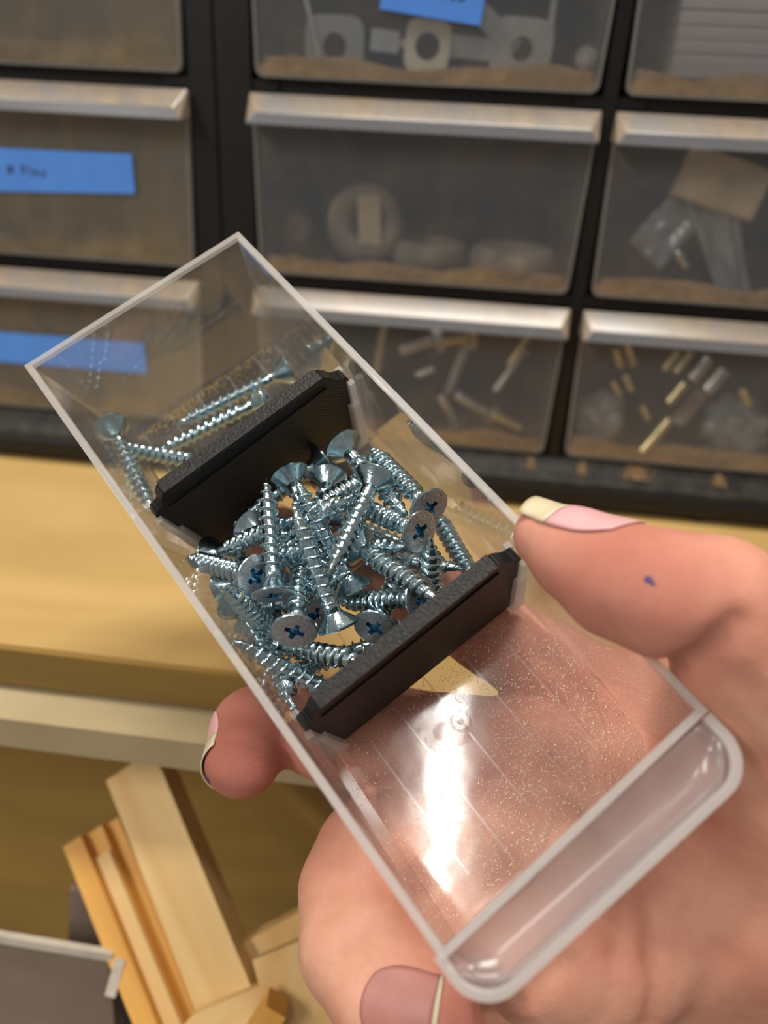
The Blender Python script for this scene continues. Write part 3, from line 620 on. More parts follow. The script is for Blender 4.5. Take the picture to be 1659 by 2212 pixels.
for i in range(n - 1): bm.faces.new((va[0][i], va[0][i + 1], va[1][i + 1], va[1][i]))
lp = link('lip_skirt', bm, M['frostlight'], HD, True); sd = lp.modifiers.new('s', 'SOLIDIFY'); sd.thickness = .0011; sd.offset = -1
# floor ribs
for x, a, b in ((-17.5, 6, 38), (-9.5, 3, 38), (-1.2, 31, 40), (-1.0, 8, 25.5), (8, 8, 38), (16.5, 6, 38), (-17.5, 44, 90), (-9.5, 44, 90), (-1, 44, 90), (8, 44, 90), (16.5, 44, 90), (-17.5, 97, 132), (-9.5, 97, 132), (-1, 97, 132), (8, 97, 132), (16.5, 97, 132)):
    bm = bmesh.new(); box(bm, x - .22, x + .22, a, b, .02, .16); link('floor_rib', bm, M['rib'], HD)
bm = bmesh.new(); torus(bm, 1.9, .22, 28, 6); bmesh.ops.translate(bm, verts=bm.verts, vec=V((-.9, 28.2, .08))); link('moulding_ring', bm, M['rib'], HD, True)
bm = bmesh.new(); lathe(bm, [(.7, 0.02), (.6, .2), (.3, .3)], 16); bmesh.ops.translate(bm, verts=bm.verts, vec=V((-.9, 28.2, 0))); link('moulding_nub', bm, M['rib'], HD, True)
for x, y in ((-16.5, 107), (-19.5, 110)):
    bm = bmesh.new(); torus(bm, 1.5, .18, 24, 6); bmesh.ops.translate(bm, verts=bm.verts, vec=V((x, y, .08))); link('moulding_ring', bm, M['rib'], HD, True)
# divider guides on the side walls
def wall_x(side, y, z):
    t = y / BL; k = z / HZ
    if side < 0: a = lerp(fi[3], fi[0], t); b = lerp(ri[3], ri[0], t)
    else: a = lerp(fi[2], fi[1], t); b = lerp(ri[2], ri[1], t)
    return (a + (b - a) * k)[0]
for yc in (92.3, 39.0, 96.7, 43.4):
    dirn = -1 if yc in (92.3, 39.0) else 1
    for side in (-1, 1):
        bm = bmesh.new()
        for (zz0, zz1, dep, th, off) in ((0.3, 17, 2.9, 1.3, 0), (0.3, 24.5, 1.7, 1.3, 0)):
            y0, y1 = yc - th / 2, yc + th / 2
            w0, w1 = wall_x(side, yc, zz0), wall_x(side, yc, zz1)
            hexa(bm, [(w0, y0, zz0), (w0 - side * dep, y0, zz0), (w0 - side * dep, y1, zz0), (w0, y1, zz0),
                      (w1, y0, zz1), (w1 - side * dep * .8, y0, zz1), (w1 - side * dep * .8, y1, zz1), (w1, y1, zz1)])
        bevel(bm, .25, 2)
        link('divider_guide', bm, M['frost'], HD)

# black printed dividers
def divider(y, lean, hl, hr, label, th=2.6):
    m = HM @ tmat(0, y, .1) @ Matrix.Rotation(lean, 4, 'X')
    e = empty('printed_divider', m, label, 'divider', 'black printed dividers in the held drawer')
    xl = lambda z: wall_x(-1, y, z) + .5; xr = lambda z: wall_x(1, y, z) - .5
    ear = hl - 5.0; earr = hr - 5.5
    P_ = [(xl(0) + .8, 0)]
    P_ += [(xl(ear - 3) + .1, ear - 3), (xl(ear) + .0, ear - .8), (xl(ear) + .6, ear + .7), (xl(ear) + 1.9, ear + 1.0), (xl(ear) + 2.6, ear + 1.6)]
    P_ += [(xl(hl) + 3.6, hl - 1.8), (xl(hl) + 4.6, hl - .4), (xl(hl) + 6.2, hl)]
    P_ += [(xr(hr) - 7.0, hr), (xr(hr) - 5.2, hr - .5), (xr(hr) - 4.0, hr - 2.0)]
    P_ += [(xr(earr) - 2.8, earr + 1.8), (xr(earr) - 1.9, earr + 1.2), (xr(earr) - .6, earr + .7), (xr(earr), earr - .8), (xr(earr - 3) - .1, earr - 3), (xr(0) - .8, 0)]
    bm = bmesh.new(); prism(bm, P_, 1, -th / 2, th / 2); bevel(bm, .45, 2, 50)
    link('panel', bm, M['pla'], e)
    Q = [(xl(0) + 7.5, hl * .55), (xl(hl) + 8.5, hl - 4.6), (xr(hr) - 7.4, hr - 3.4), (xr(hr) - 6.4, hr - 4.6), (xr(hr) - 7.6, hr - 4.3), (xl(hl) + 8.8, hl - 5.3)]
    bm = bmesh.new()                                # thin welt under the top band
    prism(bm, [(xl(hl) + 4, hl - 5.0), (xr(hr) - 5.6, hr - 3.8), (xr(hr) - 5.4, hr - 4.6), (xl(hl) + 4, hl - 5.9)], 1, -th / 2 - .35, -th / 2 + .1); bevel(bm, .12, 1)
    link('welt', bm, M['pla'], e)
    bm = bmesh.new(); prism(bm, [(xl(hl) + 5, hl - .7), (xr(hr) - 6, hr - .7), (xr(hr) - 6, hr + .3), (xl(hl) + 5, hl + .3)], 1, -th / 2 - .4, th / 2 + .15); bevel(bm, .3, 2)
    link('top_bead', bm, M['plabead'], e)
    return e
divider(94.5, math.radians(0), 30.0, 30.5, 'upper black ridged divider, in front of the four long screws')
divider(41.2, math.radians(0), 30.5, 30.5, 'lower black divider, nearer the pull lip, screws piled behind it')

# ------------------------------------------------------------------ screws
SCREWS = {
    's01': ((-15.03, 64.2, 23.39), (-2.53, 85.78, 24.4)),
    's02': ((-9.06, 53.7, 17.17), (-2.09, 73.93, 29.99)),
    's03': ((-2.15, 58.94, 13.87), (1.8, 80.14, 26.53)),
    's04': ((14.91, 72.69, 21.21), (-4.75, 59.04, 28.18)),
    's05': ((14.01, 56.54, 23.24), (8.36, 77.84, 11.92)),
    's06': ((18.73, 59.73, 21.88), (20.01, 83.02, 13.33)),
    's07': ((17.98, 44.88, 9.94), (23.97, 67.5, 1.19)),
    's08': ((3.28, 68.79, 5.84), (17.95, 49.37, 11.08)),
    's09': ((3.64, 65.35, 16.68), (7.65, 43.2, 25.77)),
    's10': ((6.54, 47.05, 20.3), (-5.83, 62.37, 5.31)),
    's11': ((-16.09, 55.79, 23.94), (-4.63, 74.34, 12.33)),
    's12': ((-6.99, 89.72, 7.86), (-9.3, 65.97, 1.19)),
    's13': ((-5.97, 78.69, 11.23), (7.63, 68.59, 28.92)),
    's14': ((18.27, 78.99, 10.21), (-0.26, 73.19, 25.38)),
    's15': ((9.24, 84.68, 10.32), (-5.04, 67.4, 20.67)),
    's16': ((2.86, 89.55, 14.04), (-3.13, 65.23, 13.38)),
    's17': ((11.52, 89.5, 10.11), (-13.45, 89.22, 10.7)),
    's18': ((15.75, 87.02, 14.34), (15.13, 62.51, 18.99)),
    's21': ((-15.73, 70.1, 22.7), (-25.14, 89.05, 10.99)),
    's22': ((-19.57, 64.24, 6.3), (-21.26, 68.32, 29.99)),
    's24': ((-14.6, 68.22, 5.62), (-17.24, 91.9, 1.19)),
    's23': ((-20.94, 86.84, 9.73), (-2.31, 75.56, 21.85)),
    's25': ((-22.33, 78.0, 10.87), (-5.34, 68.53, 23.88)),
    's26': ((-22.38, 73.27, 12.06), (-23.04, 48.66, 16.4)),
    's29': ((-22.06, 71.22, 4.04), (-25.12, 47.24, 10.54)),
    's27': ((-21.36, 61.68, 10.48), (-8.66, 43.2, 21.28)),
    's28': ((-16.57, 44.88, 8.64), (-25.65, 61.5, 23.73)),
    's30': ((-0.15, 48.48, 3.88), (-22.56, 54.51, 13.2)),
    's31': ((-3.69, 49.93, 14.38), (12.45, 62.77, 1.19)),
    's32': ((-11.06, 86.04, 11.07), (-3.36, 64.01, 19.8)),
    's34': ((5.26, 78.38, 6.37), (16.87, 56.41, 3.65)),
    's35': ((6.77, 46.59, 3.03), (14.33, 53.6, 25.57)),
    's36': ((-11.28, 60.62, 11.64), (-13.0, 83.81, 2.82)),
    's37': ((-17.99, 69.45, 8.22), (-1.07, 58.83, 23.08)),
    's38': ((-1.4, 73.78, 5.68), (11.35, 57.12, 19.13)),
    'b1': ((20.51, 119.43, 4.18), (-10.13, 123.93, 5.72)),
    'b2': ((11.53, 114.85, 6.07), (-17.74, 123.82, 1.19)),
    'b3': ((-22.28, 131.72, 9.42), (-25.17, 102.15, 13.71)),
    'b4': ((-8.29, 105.11, 9.71), (-24.91, 129.76, 5.18)),
}
def screw_meshes(L, R, rc, hr, pitch, hh):
    """head at z=0 (top face) pointing down -z to the tip at z=-L; returns four shared meshes"""
    out = {}
    bm = bmesh.new(); lathe(bm, [(rc * 1.12, -hh + .2), (rc * 1.12, -hh - 1.3), (rc, -hh - 1.9), (rc * .96, -L + 5.5), (rc * .55, -L + 2.2), (.12, -L + .2)], 16)
    out['shank'] = bm
    bm = bmesh.new(); seg = 14; z0 = -hh - 1.2; z1 = -L + .5; turns = (z0 - z1) / pitch; N = int(turns * seg); prev = None
    for i in range(N + 1):
        t = i / N; z = z0 + (z1 - z0) * t; a = 2 * math.pi * i / seg
        k = min(1, (t * N / seg) / .8); dz = z - z1
        core = rc if dz > 5 else rc * (.18 + .82 * dz / 5)
        cr = R * k + core * (1 - k) if dz > 4.5 else core + (R - rc) * (.25 + .75 * dz / 4.5)
        hw = .52 * pitch * .5
        ring = [bm.verts.new(V((math.cos(a) * r_, math.sin(a) * r_, z + o_))) for r_, o_ in ((core * .9, hw), (cr, .06), (cr, -.06), (core * .9, -hw))]
        if prev:
            for k_ in range(3): bm.faces.new((prev[k_], prev[k_ + 1], ring[k_ + 1], ring[k_]))
        prev = ring
    out['thread'] = bm
    # head: cone flank + rim + face with cross opening
    n = 48; bm = bmesh.new()
    def rc_(a):
        w, l = .52, 1.85 * hr / 4.2
        r = .98
        for c, s in ((abs(math.cos(a)), abs(math.sin(a))), (abs(math.sin(a)), abs(math.cos(a)))):
            r = max(r, min(l / max(c, 1e-6), w / max(s, 1e-6)))
        return r
    def ring(fr, z): return [bm.verts.new(V((fr(2 * math.pi * i / n) * math.cos(2 * math.pi * i / n), fr(2 * math.pi * i / n) * math.sin(2 * math.pi * i / n), z))) for i in range(n)]
    Rg = [ring(lambda a: rc * 1.1, -hh), ring(lambda a: rc * 1.15 + .1, -hh + .35), ring(lambda a: hr * .93, -.75), ring(lambda a: hr, -.5), ring(lambda a: hr, -.22), ring(lambda a: hr * .965, -.04), ring(lambda a: hr * .9, 0), ring(rc_, 0)]
    fidx = []
    for q, (a, b) in enumerate(zip(Rg, Rg[1:])):
        for i in range(n):
            f = bm.faces.new((a[i], a[(i + 1) % n], b[(i + 1) % n], b[i])); f.material_index = 1 if q >= 5 else 0
    out['head'] = bm
    bm = bmesh.new()
    Rg = [ring(rc_, 0), ring(lambda a: rc_(a) * .8, -1.3), ring(lambda a: .35, -2.0)]
    for a, b in zip(Rg, Rg[1:]):
        for i in range(n): bm.faces.new((a[i], b[i], b[(i + 1) % n], a[(i + 1) % n]))
    bm.faces.new(Rg[-1]); out['drive_recess'] = bm
    res = {}
    for k, b_ in out.items():
        if k != 'drive_recess' and k != 'thread': bmesh.ops.recalc_face_normals(b_, faces=b_.faces[:])
        me = bpy.data.meshes.new(k); b_.to_mesh(me); b_.free()
        for mt in {'shank': ['zinc'], 'thread': ['zinc'], 'head': ['zinc', 'zincface'], 'drive_recess': ['zincblue']}[k]: me.materials.append(M[mt])
        if k in ('shank', 'thread'):
            me.polygons.foreach_set('use_smooth', [True] * len(me.polygons))
        if k == 'head':
            for p in me.polygons: p.use_smooth = True
            try: me.set_sharp_from_angle(angle=math.radians(32))
            except Exception: pass
        res[k] = me
    return res
SHORT = screw_meshes(25., 2.15, 1.5, 4.3, 1.9, 3.2)
LONG = screw_meshes(31., 1.9, 1.25, 4.1, 2.1, 4.2)
LAB = {
 's01': 'upright zinc screw with point up against the upper divider and head low facing the viewer',
 's02': 'long-looking screw running down the middle of the pile, bell head at the bottom centre',
 's03': 'screw with bright point up just right of the wide tilted head, sinking down-right',
 's04': 'big top screw pointing down-left, its cone head up at the centre right of the pile',
 's05': 'screw showing its round head and blue star recess straight on, right side of the pile',
 's06': 'screw along the clear right wall, head half hidden behind the blue star head',
 's07': 'screw slanting below the blue star head towards the right end of the lower divider',
 's08': 'screw whose sharp point reaches right to the lower divider, lying across the pile',
 's09': 'screw with a tilted cone head at the pile centre, slanting to the lower divider',
 's10': 'horizontal screw whose dark star head touches the middle of the lower divider',
 's11': 'screw head-first towards the viewer at the lower left, cross recess on round grey head',
 's12': 'screw ending in a bright sharp point beside the bell head at the bottom centre',
 's13': 'screw seen only by a thin edge-on head between the upright screw and the middle one',
 's14': 'screw slanting down-left under the big top cone head',
 's15': 'small cone-headed screw just right of the bright upward point, near the upper divider',
 's16': 'screw with a wide tilted cone head nearest the middle of the upper divider',
 's17': 'screw lying along the upper divider with its edge-on head at the right',
 's18': 'screw whose cone head touches the right end of the upper divider',
 's21': 'screw at the left wall pointing left, bright blue recess in its head',
 's22': 'stubby-looking screw with its blunt point towards the viewer, at the left wall',
 's23': 'screw under the left end of the upper divider with a dark tilted head',
 's24': 'thin screw pointing up-left just right of the dark tilted head',
 's25': 'screw with a dark head against the left wall, left of the viewer-pointing screw',
 's26': 'screw with a brownish cone head by the left wall, running down-right',
 's27': 'screw with a cone head under the round grey head, lying low along the lower left',
 's28': 'bright screw crossing the lower left corner, point up-left at the left wall',
 's29': 'screw pointing down into the lower left corner beside the lower divider',
 's30': 'screw lying along the lower divider, its point to the left in the lower left',
 's31': 'screw showing a dark oval head beside the middle of the lower divider',
 's32': 'screw with a pale cone head left of the upright screw, mostly hidden beneath it',
 's34': 'screw running to the right under the blue star head from the pile centre',
 's35': 'short-looking screw standing between the blue star head and the lower dark star head',
 's36': 'screw low in the pile with an edge-on head left of the bell head',
 's37': 'dark buried screw whose cone flank shows right of the viewer-pointing screw',
 's38': 'screw lying deepest in the middle of the pile, only its thread showing',
 'b1': 'farther of the two parallel long screws behind the upper divider',
 'b2': 'nearer of the two parallel long screws behind the upper divider',
 'b3': 'long screw leaning on the left wall behind the upper divider, head up',
 'b4': 'long screw lying flat under the leaning one, its head hidden by the upper divider',
}
for key, (h, t) in SCREWS.items():
    H_ = np.array(h); T_ = np.array(t); d = (H_ - T_); ln = np.linalg.norm(d); d /= ln
    hw = borg + bx * H_[0] + by * H_[1] + bz * H_[2]; dw = bx * d[0] + by * d[1] + bz * d[2]
    random.seed(key); long_ = key[0] == 'b'
    e = empty('screw', axis_mtx(hw, dw, {'s05': .5, 's10': .2}.get(key, random.random() * 3)), LAB[key], 'screw', 'long screws behind the upper divider' if long_ else 'screws piled between the two dividers')
    for k, me in (LONG if long_ else SHORT).items():
        o = bpy.data.objects.new(k, me); COL.objects.link(o); o.parent = e
        if k == 'drive_recess' and key == 's05': o['label'] = 'blue-tinted cross recess'
# loose sawdust on the back floor edge
bm = bmesh.new(); random.seed(3)
for i in range(900):
    s = random.random(); y = BL - 3.2 - abs(random.gauss(0, 1.6)); x = -19 + 41 * s
    if random.random() < .25: y = random.uniform(98, 131)
    if random.random() < .12: x, y = 22.5 + random.gauss(0, .5), random.uniform(98, 130)
    q = random.uniform(.08, .35); a = random.random() * 3.1
    dx, dy = math.cos(a) * q, math.sin(a) * q; w_ = .09
    v = [bm.verts.new(V(p)) for p in ((x - dx, y - dy, .03), (x + dy * .4, y - dx * .4, .05), (x + dx, y + dy, .04), (x, y, .22))]
    bm.faces.new((v[0], v[1], v[3])); bm.faces.new((v[1], v[2], v[3])); bm.faces.new((v[2], v[0], v[3])); bm.faces.new((v[0], v[2], v[1]))
for i in range(260):
    x = 25 + random.gauss(-.6, .9); y = random.uniform(2, 38); 
    if random.random() < .5: y = abs(random.gauss(2, 3)) + 1.5; x = random.uniform(5, 24)
    q = random.uniform(.06, .25); a = random.random() * 3.1; dx, dy = math.cos(a) * q, math.sin(a) * q
    v = [bm.verts.new(V(p)) for p in ((x - dx, y - dy, .03), (x + dy * .4, y - dx * .4, .05), (x + dx, y + dy, .04), (x, y, .2))]
    bm.faces.new((v[0], v[1], v[3])); bm.faces.new((v[1], v[2], v[3])); bm.faces.new((v[2], v[0], v[3])); bm.faces.new((v[0], v[2], v[1]))
o = link('sawdust', bm, simple('golden_sawdust', rgb(236, 202, 142), .9, nscale=900, namt=.3)); o.matrix_world = HM
tag(o, 'golden sawdust gathered on the floor edges of the held drawer', 'sawdust', kind='stuff')
bm = bmesh.new()
for i in range(4200):
    x = random.uniform(-24.5, 25); y = random.uniform(1.5, 39.5)
    k = .28 + .72 * (.5 + x / 50) * (1.2 - y / 40) + (.35 if noise.noise(Vector((x * .12, y * .12, 5))) > .1 else 0)
    if random.random() > k: continue
    q = abs(random.gauss(.08, .13)) + .06; a = random.gauss(.8, .9); dx, dy = math.cos(a) * q, math.sin(a) * q; t_ = .085
    v = [bm.verts.new(V(p)) for p in ((x - dx - dy * t_ / q, y - dy + dx * t_ / q, .02), (x - dx + dy * t_ / q, y - dy - dx * t_ / q, .02), (x + dx, y + dy, .03), (x, y, .10))]
    bm.faces.new((v[0], v[1], v[3])); bm.faces.new((v[1], v[2], v[3])); bm.faces.new((v[2], v[0], v[3])); bm.faces.new((v[0], v[2], v[1]))
o = link('dust_fibres', bm, simple('pale_dust', rgb(236, 212, 184), .9, nscale=900, namt=.3)); o.matrix_world = HM
tag(o, 'pale dust fibres scattered on the clear floor in front of the lower divider', 'dust', kind='stuff')

# ------------------------------------------------------------------ the hand
def under(px, py, r, gap=0.):                       # centre of a ball touching the underside of the held drawer's floor
    return at_plane(px, py, -TW - r - gap)
chains = []
def ch(pts, k=3.): chains.append((pts, k))
P_ = lambda px, py, Z, r: (pix(px, py, Z), r)
U = lambda px, py, r, g=0.: (under(px, py, r, g), r)
thumb = [P_(1180, 1158, 131, 5.6), P_(1245, 1200, 127, 7.2), P_(1335, 1252, 122, 8.9), P_(1440, 1285, 119, 9.6), P_(1540, 1305, 119, 10.2), P_(1640, 1420, 124, 12.6), P_(1720, 1520, 131, 17.0)]
index = [U(1330, 1560, 12.5, 1.5), U(1190, 1450, 10.5, .6), U(1060, 1365, 9.2, .2), U(900, 1275, 8.5, .1), U(720, 1203, 8.0, .1), U(570, 1150, 7.4, .1), U(515, 1132, 6.6, .2)]
middle = [U(1330, 1680, 13, 1.5), U(1160, 1620, 11, .6), U(985, 1598, 9.2, .1), U(820, 1588, 10.8, .1), U(705, 1575, 10.4, .1), P_(605, 1552, 176, 9.6), P_(552, 1580, 168, 9.3), P_(524, 1640, 160, 7.9)]
ring = [U(1250, 1810, 14, 1.5), U(1060, 1815, 13.0, .6), U(900, 1825, 12.5, .2), U(805, 1852, 11.4, .2), P_(768, 1925, 153, 10.8), P_(775, 2045, 143, 10.6), P_(835, 2140, 135, 9.8), P_(945, 2178, 130, 8.6)]
pinky = [U(1300, 2050, 14, 3), P_(1200, 2190, 178, 13), P_(1100, 2290, 172, 11), P_(1060, 2380, 165, 10)]
palm = [U(1330, 1560, 12.5, 1.5), U(1330, 1680, 13, 1.5), U(1250, 1850, 14, 1.5), U(1300, 2050, 14, 2)]
palm2 = [U(1450, 1640, 14, 3), U(1430, 1800, 16, 3), U(1420, 1960, 17, 6), P_(1400, 2150, 186, 19), P_(1400, 2400, 206, 22)]
palm3 = [P_(1700, 1560, 140, 19), P_(1650, 1720, 148, 19), P_(1620, 1880, 153, 21), P_(1620, 2100, 173, 22), P_(1650, 2350, 196, 26)]
palm4 = [U(1330, 1560, 12.5, 1.5), U(1450, 1560, 13, 4), P_(1580, 1560, 152, 14), P_(1700, 1560, 140, 19)]
palm5 = [U(1430, 1800, 16, 3), P_(1620, 1900, 152, 21)]
palm6 = [U(1420, 1960, 17, 6), P_(1620, 2100, 173, 22)]
forearm = [P_(1650, 2350, 196, 26), (np.array([150., 172., 196.]), 30.), (np.array([205., 225., 190.]), 27.), (np.array([262., 283., 186.]), 29.)]
palm7 = [P_(1640, 1400, 124, 13.0), P_(1780, 1600, 140, 25), P_(1830, 1900, 156, 30), P_(1830, 2300, 186, 34)]
for c_, k_ in ((thumb, 2.5), (index, 2.5), (middle, 2.0), (ring, 2.5), (pinky, 2.5), (palm, 6), (palm2, 7), (palm3, 7), (palm4, 7), (palm5, 7), (palm6, 7), (palm7, 7), (forearm, 9)): ch(c_, k_)
ch([U(990, 1965, 12, .6), U(1150, 2040, 13, 1), U(1300, 2050, 14, 2)], 4)
# creases carved in: (points, radius, depth)
def cone_sd(X, a, b, ra, rb):
    ab = b - a; L2 = ab @ ab; t = np.clip(((X - a) @ ab) / L2, 0, 1)
    q = X - a - t[..., None] * ab
    return np.sqrt((q * q).sum(-1)) - (ra + (rb - ra) * t)
creases = []
def hand_sdf(X, local=None):
    D = np.full(X.shape[:-1], 60.0, np.float32)
    for pts, k in chains:
        for (a, ra), (b, rb) in zip(pts, pts[1:]):
            if local is not None:                   # grid evaluation: only near the primitive
                o0, h = local; lo = np.minimum(a - ra, b - rb) - k - 6 - max(ra, rb) * 0; hi = np.maximum(a + ra, b + rb) + k + 6
                lo = np.minimum(np.minimum(a - max(ra, rb), b - max(ra, rb)), lo) - 2; hi = hi + 2
                i0 = np.maximum(0, ((lo - o0) / h).astype(int)); i1 = np.minimum(X.shape[:3], ((hi - o0) / h).astype(int) + 2)
                if (i1 <= i0).any(): continue
                sl = tuple(slice(p, q) for p, q in zip(i0, i1))
            else: sl = Ellipsis
            d = cone_sd(X[sl], a, b, ra, rb); c0 = D[sl]
            hk = np.maximum(k - np.abs(d - c0), 0) / k
            D[sl] = np.minimum(d, c0) - hk * hk * k * .25
    for pts, rad, dep in creases:
        for a, b in zip(pts, pts[1:]):
            sl = Ellipsis
            if local is not None:
                o0, h = local; m_ = rad * 3.2
                i0 = np.maximum(0, ((np.minimum(a, b) - m_ - o0) / h).astype(int)); i1 = np.minimum(X.shape[:3], ((np.maximum(a, b) + m_ - o0) / h).astype(int) + 2)
                if (i1 <= i0).any(): continue
                sl = tuple(slice(p, q) for p, q in zip(i0, i1))
            ab = b - a; Xs = X[sl]; t = np.clip(((Xs - a) @ ab) / (ab @ ab), 0, 1); q = Xs - a - t[..., None] * ab
            r2 = (q * q).sum(-1); D[sl] += dep * np.exp(-r2 / (rad * rad * 2)) * .8
    return D
def surf(px, py):                                   # where a sight line first meets the skin
    d = cray(px, py); z = 95.0
    for _ in range(60):
        v = float(hand_sdf((d * z)[None])[0]); z += v * .8
        if abs(v) < .02 or z > 260: break
    return d * z
def crease(pl, rad, dep): creases_new.append(([surf(*p) for p in pl], rad, dep))
creases_new = []
crease([(1385, 1420), (1440, 1440), (1500, 1430), (1550, 1400), (1590, 1350)], 1.5, 2.4)
crease([(1548, 1470), (1575, 1560), (1620, 1660), (1659, 1740)], 2.2, 1.3)
crease([(1659, 1560), (1610, 1500), (1560, 1450)], 1.6, 1.0)
crease([(1405, 1960), (1412, 2060), (1405, 2210)], 1.5, 1.3)
crease([(1340, 1960), (1330, 2060), (1300, 2212)], 1.3, .8)
crease([(1075, 2212), (1130, 2150), (1210, 2080)], 1.6, 1.8)
crease([(1045, 2170), (1060, 2212)], 1.5, 2.0)
crease([(1480, 2212), (1560, 2060), (1640, 1960)], 2.0, .8)
crease([(1120, 1640), (1230, 1700), (1330, 1830)], 1.4, 1.0)
crease([(1180, 1420), (1260, 1500), (1330, 1620)], 1.4, .9)
crease([(950, 1760), (966, 1830), (957, 1900), (925, 1960)], 1.1, 2.6)
creases[:] = creases_new
h = 1.05
lo = pix(430, 1000, 100).copy(); allp = np.array([p for c_, _ in chains for p, r in c_]); rr = np.array([r for c_, _ in chains for p, r in c_])
lo = (allp - rr[:, None]).min(0) - 3; hi = (allp + rr[:, None]).max(0) + 3
hi = np.minimum(hi, [250, 270, 240])
nn = ((hi - lo) / h).astype(int) + 1
gx, gy, gz = [lo[i] + h * np.arange(nn[i]) for i in range(3)]
G = np.stack(np.meshgrid(gx, gy, gz, indexing='ij'), -1).astype(np.float32)
D = hand_sdf(G, (lo, h))
D[0] = D[-1] = 5; D[:, 0] = D[:, -1] = 5; D[:, :, 0] = D[:, :, -1] = 5
# surface nets
ins = D < 0
cs = ins[:-1, :-1, :-1].astype(np.int8) * 0
for i in (0, 1):
    for j in (0, 1):
        for k in (0, 1): cs = cs + ins[i:ins.shape[0] - 1 + i, j:ins.shape[1] - 1 + j, k:ins.shape[2] - 1 + k]
act = (cs > 0) & (cs < 8); idx = -np.ones(act.shape, np.int64); ai = np.argwhere(act); idx[act] = np.arange(len(ai))
acc = np.zeros((len(ai), 3)); cnt = np.zeros(len(ai))
for e_ in [((0, 0, 0), (1, 0, 0)), ((0, 1, 0), (1, 1, 0)), ((0, 0, 1), (1, 0, 1)), ((0, 1, 1), (1, 1, 1)), ((0, 0, 0), (0, 1, 0)), ((1, 0, 0), (1, 1, 0)), ((0, 0, 1), (0, 1, 1)), ((1, 0, 1), (1, 1, 1)), ((0, 0, 0), (0, 0, 1)), ((1, 0, 0), (1, 0, 1)), ((0, 1, 0), (0, 1, 1)), ((1, 1, 0), (1, 1, 1))]:
    a = ai + e_[0]; b = ai + e_[1]; da = D[tuple(a.T)]; db = D[tuple(b.T)]; m_ = (da < 0) != (db < 0)
    t = np.where(m_, da / np.where(m_, da - db, 1), 0)[:, None]
    acc += np.where(m_[:, None], a + (b - a) * t, 0); cnt += m_
vert = lo + (acc / cnt[:, None]) * h
quads = []
for ax in range(3):
    sl0 = [slice(1, -1)] * 3; s1 = [slice(1, -1)] * 3; sl0[ax] = slice(0, -1); s1[ax] = slice(1, None)
    A_ = ins[tuple(sl0)]; B_ = ins[tuple(s1)]; loc_ = np.argwhere(A_ != B_)
    inside0 = A_[tuple(loc_.T)]
    base = loc_ + 1; base[:, ax] -= 1
    u, v = [(1, 2), (2, 0), (0, 1)][ax]
    def off(du, dv):
        q = base.copy(); q[:, u] -= du; q[:, v] -= dv; return idx[tuple(q.T)]
    q = np.stack([off(1, 1), off(0, 1), off(0, 0), off(1, 0)], 1)
    q[~inside0] = q[~inside0][:, ::-1]
    quads.append(q)
quads = np.concatenate(quads); quads = quads[(quads >= 0).all(1)]
def grad(X):
    e = .05; g = np.stack([hand_sdf(X + np.eye(3)[i] * e) - hand_sdf(X - np.eye(3)[i] * e) for i in range(3)], -1); return g / np.maximum(np.linalg.norm(g, axis=-1, keepdims=True), 1e-9)
inner = (vert > lo + 2 * h).all(1) & (vert < lo + (nn - 3) * h).all(1)
for _ in range(2):
    g = grad(vert[inner]); vert[inner] -= g * hand_sdf(vert[inner])[:, None] * .9
me = bpy.data.meshes.new('hand'); W_ = (vert @ W3.T) * MM
me.from_pydata(W_.tolist(), [], quads.tolist()); me.update()
me.polygons.foreach_set('use_smooth', [True] * len(me.polygons))
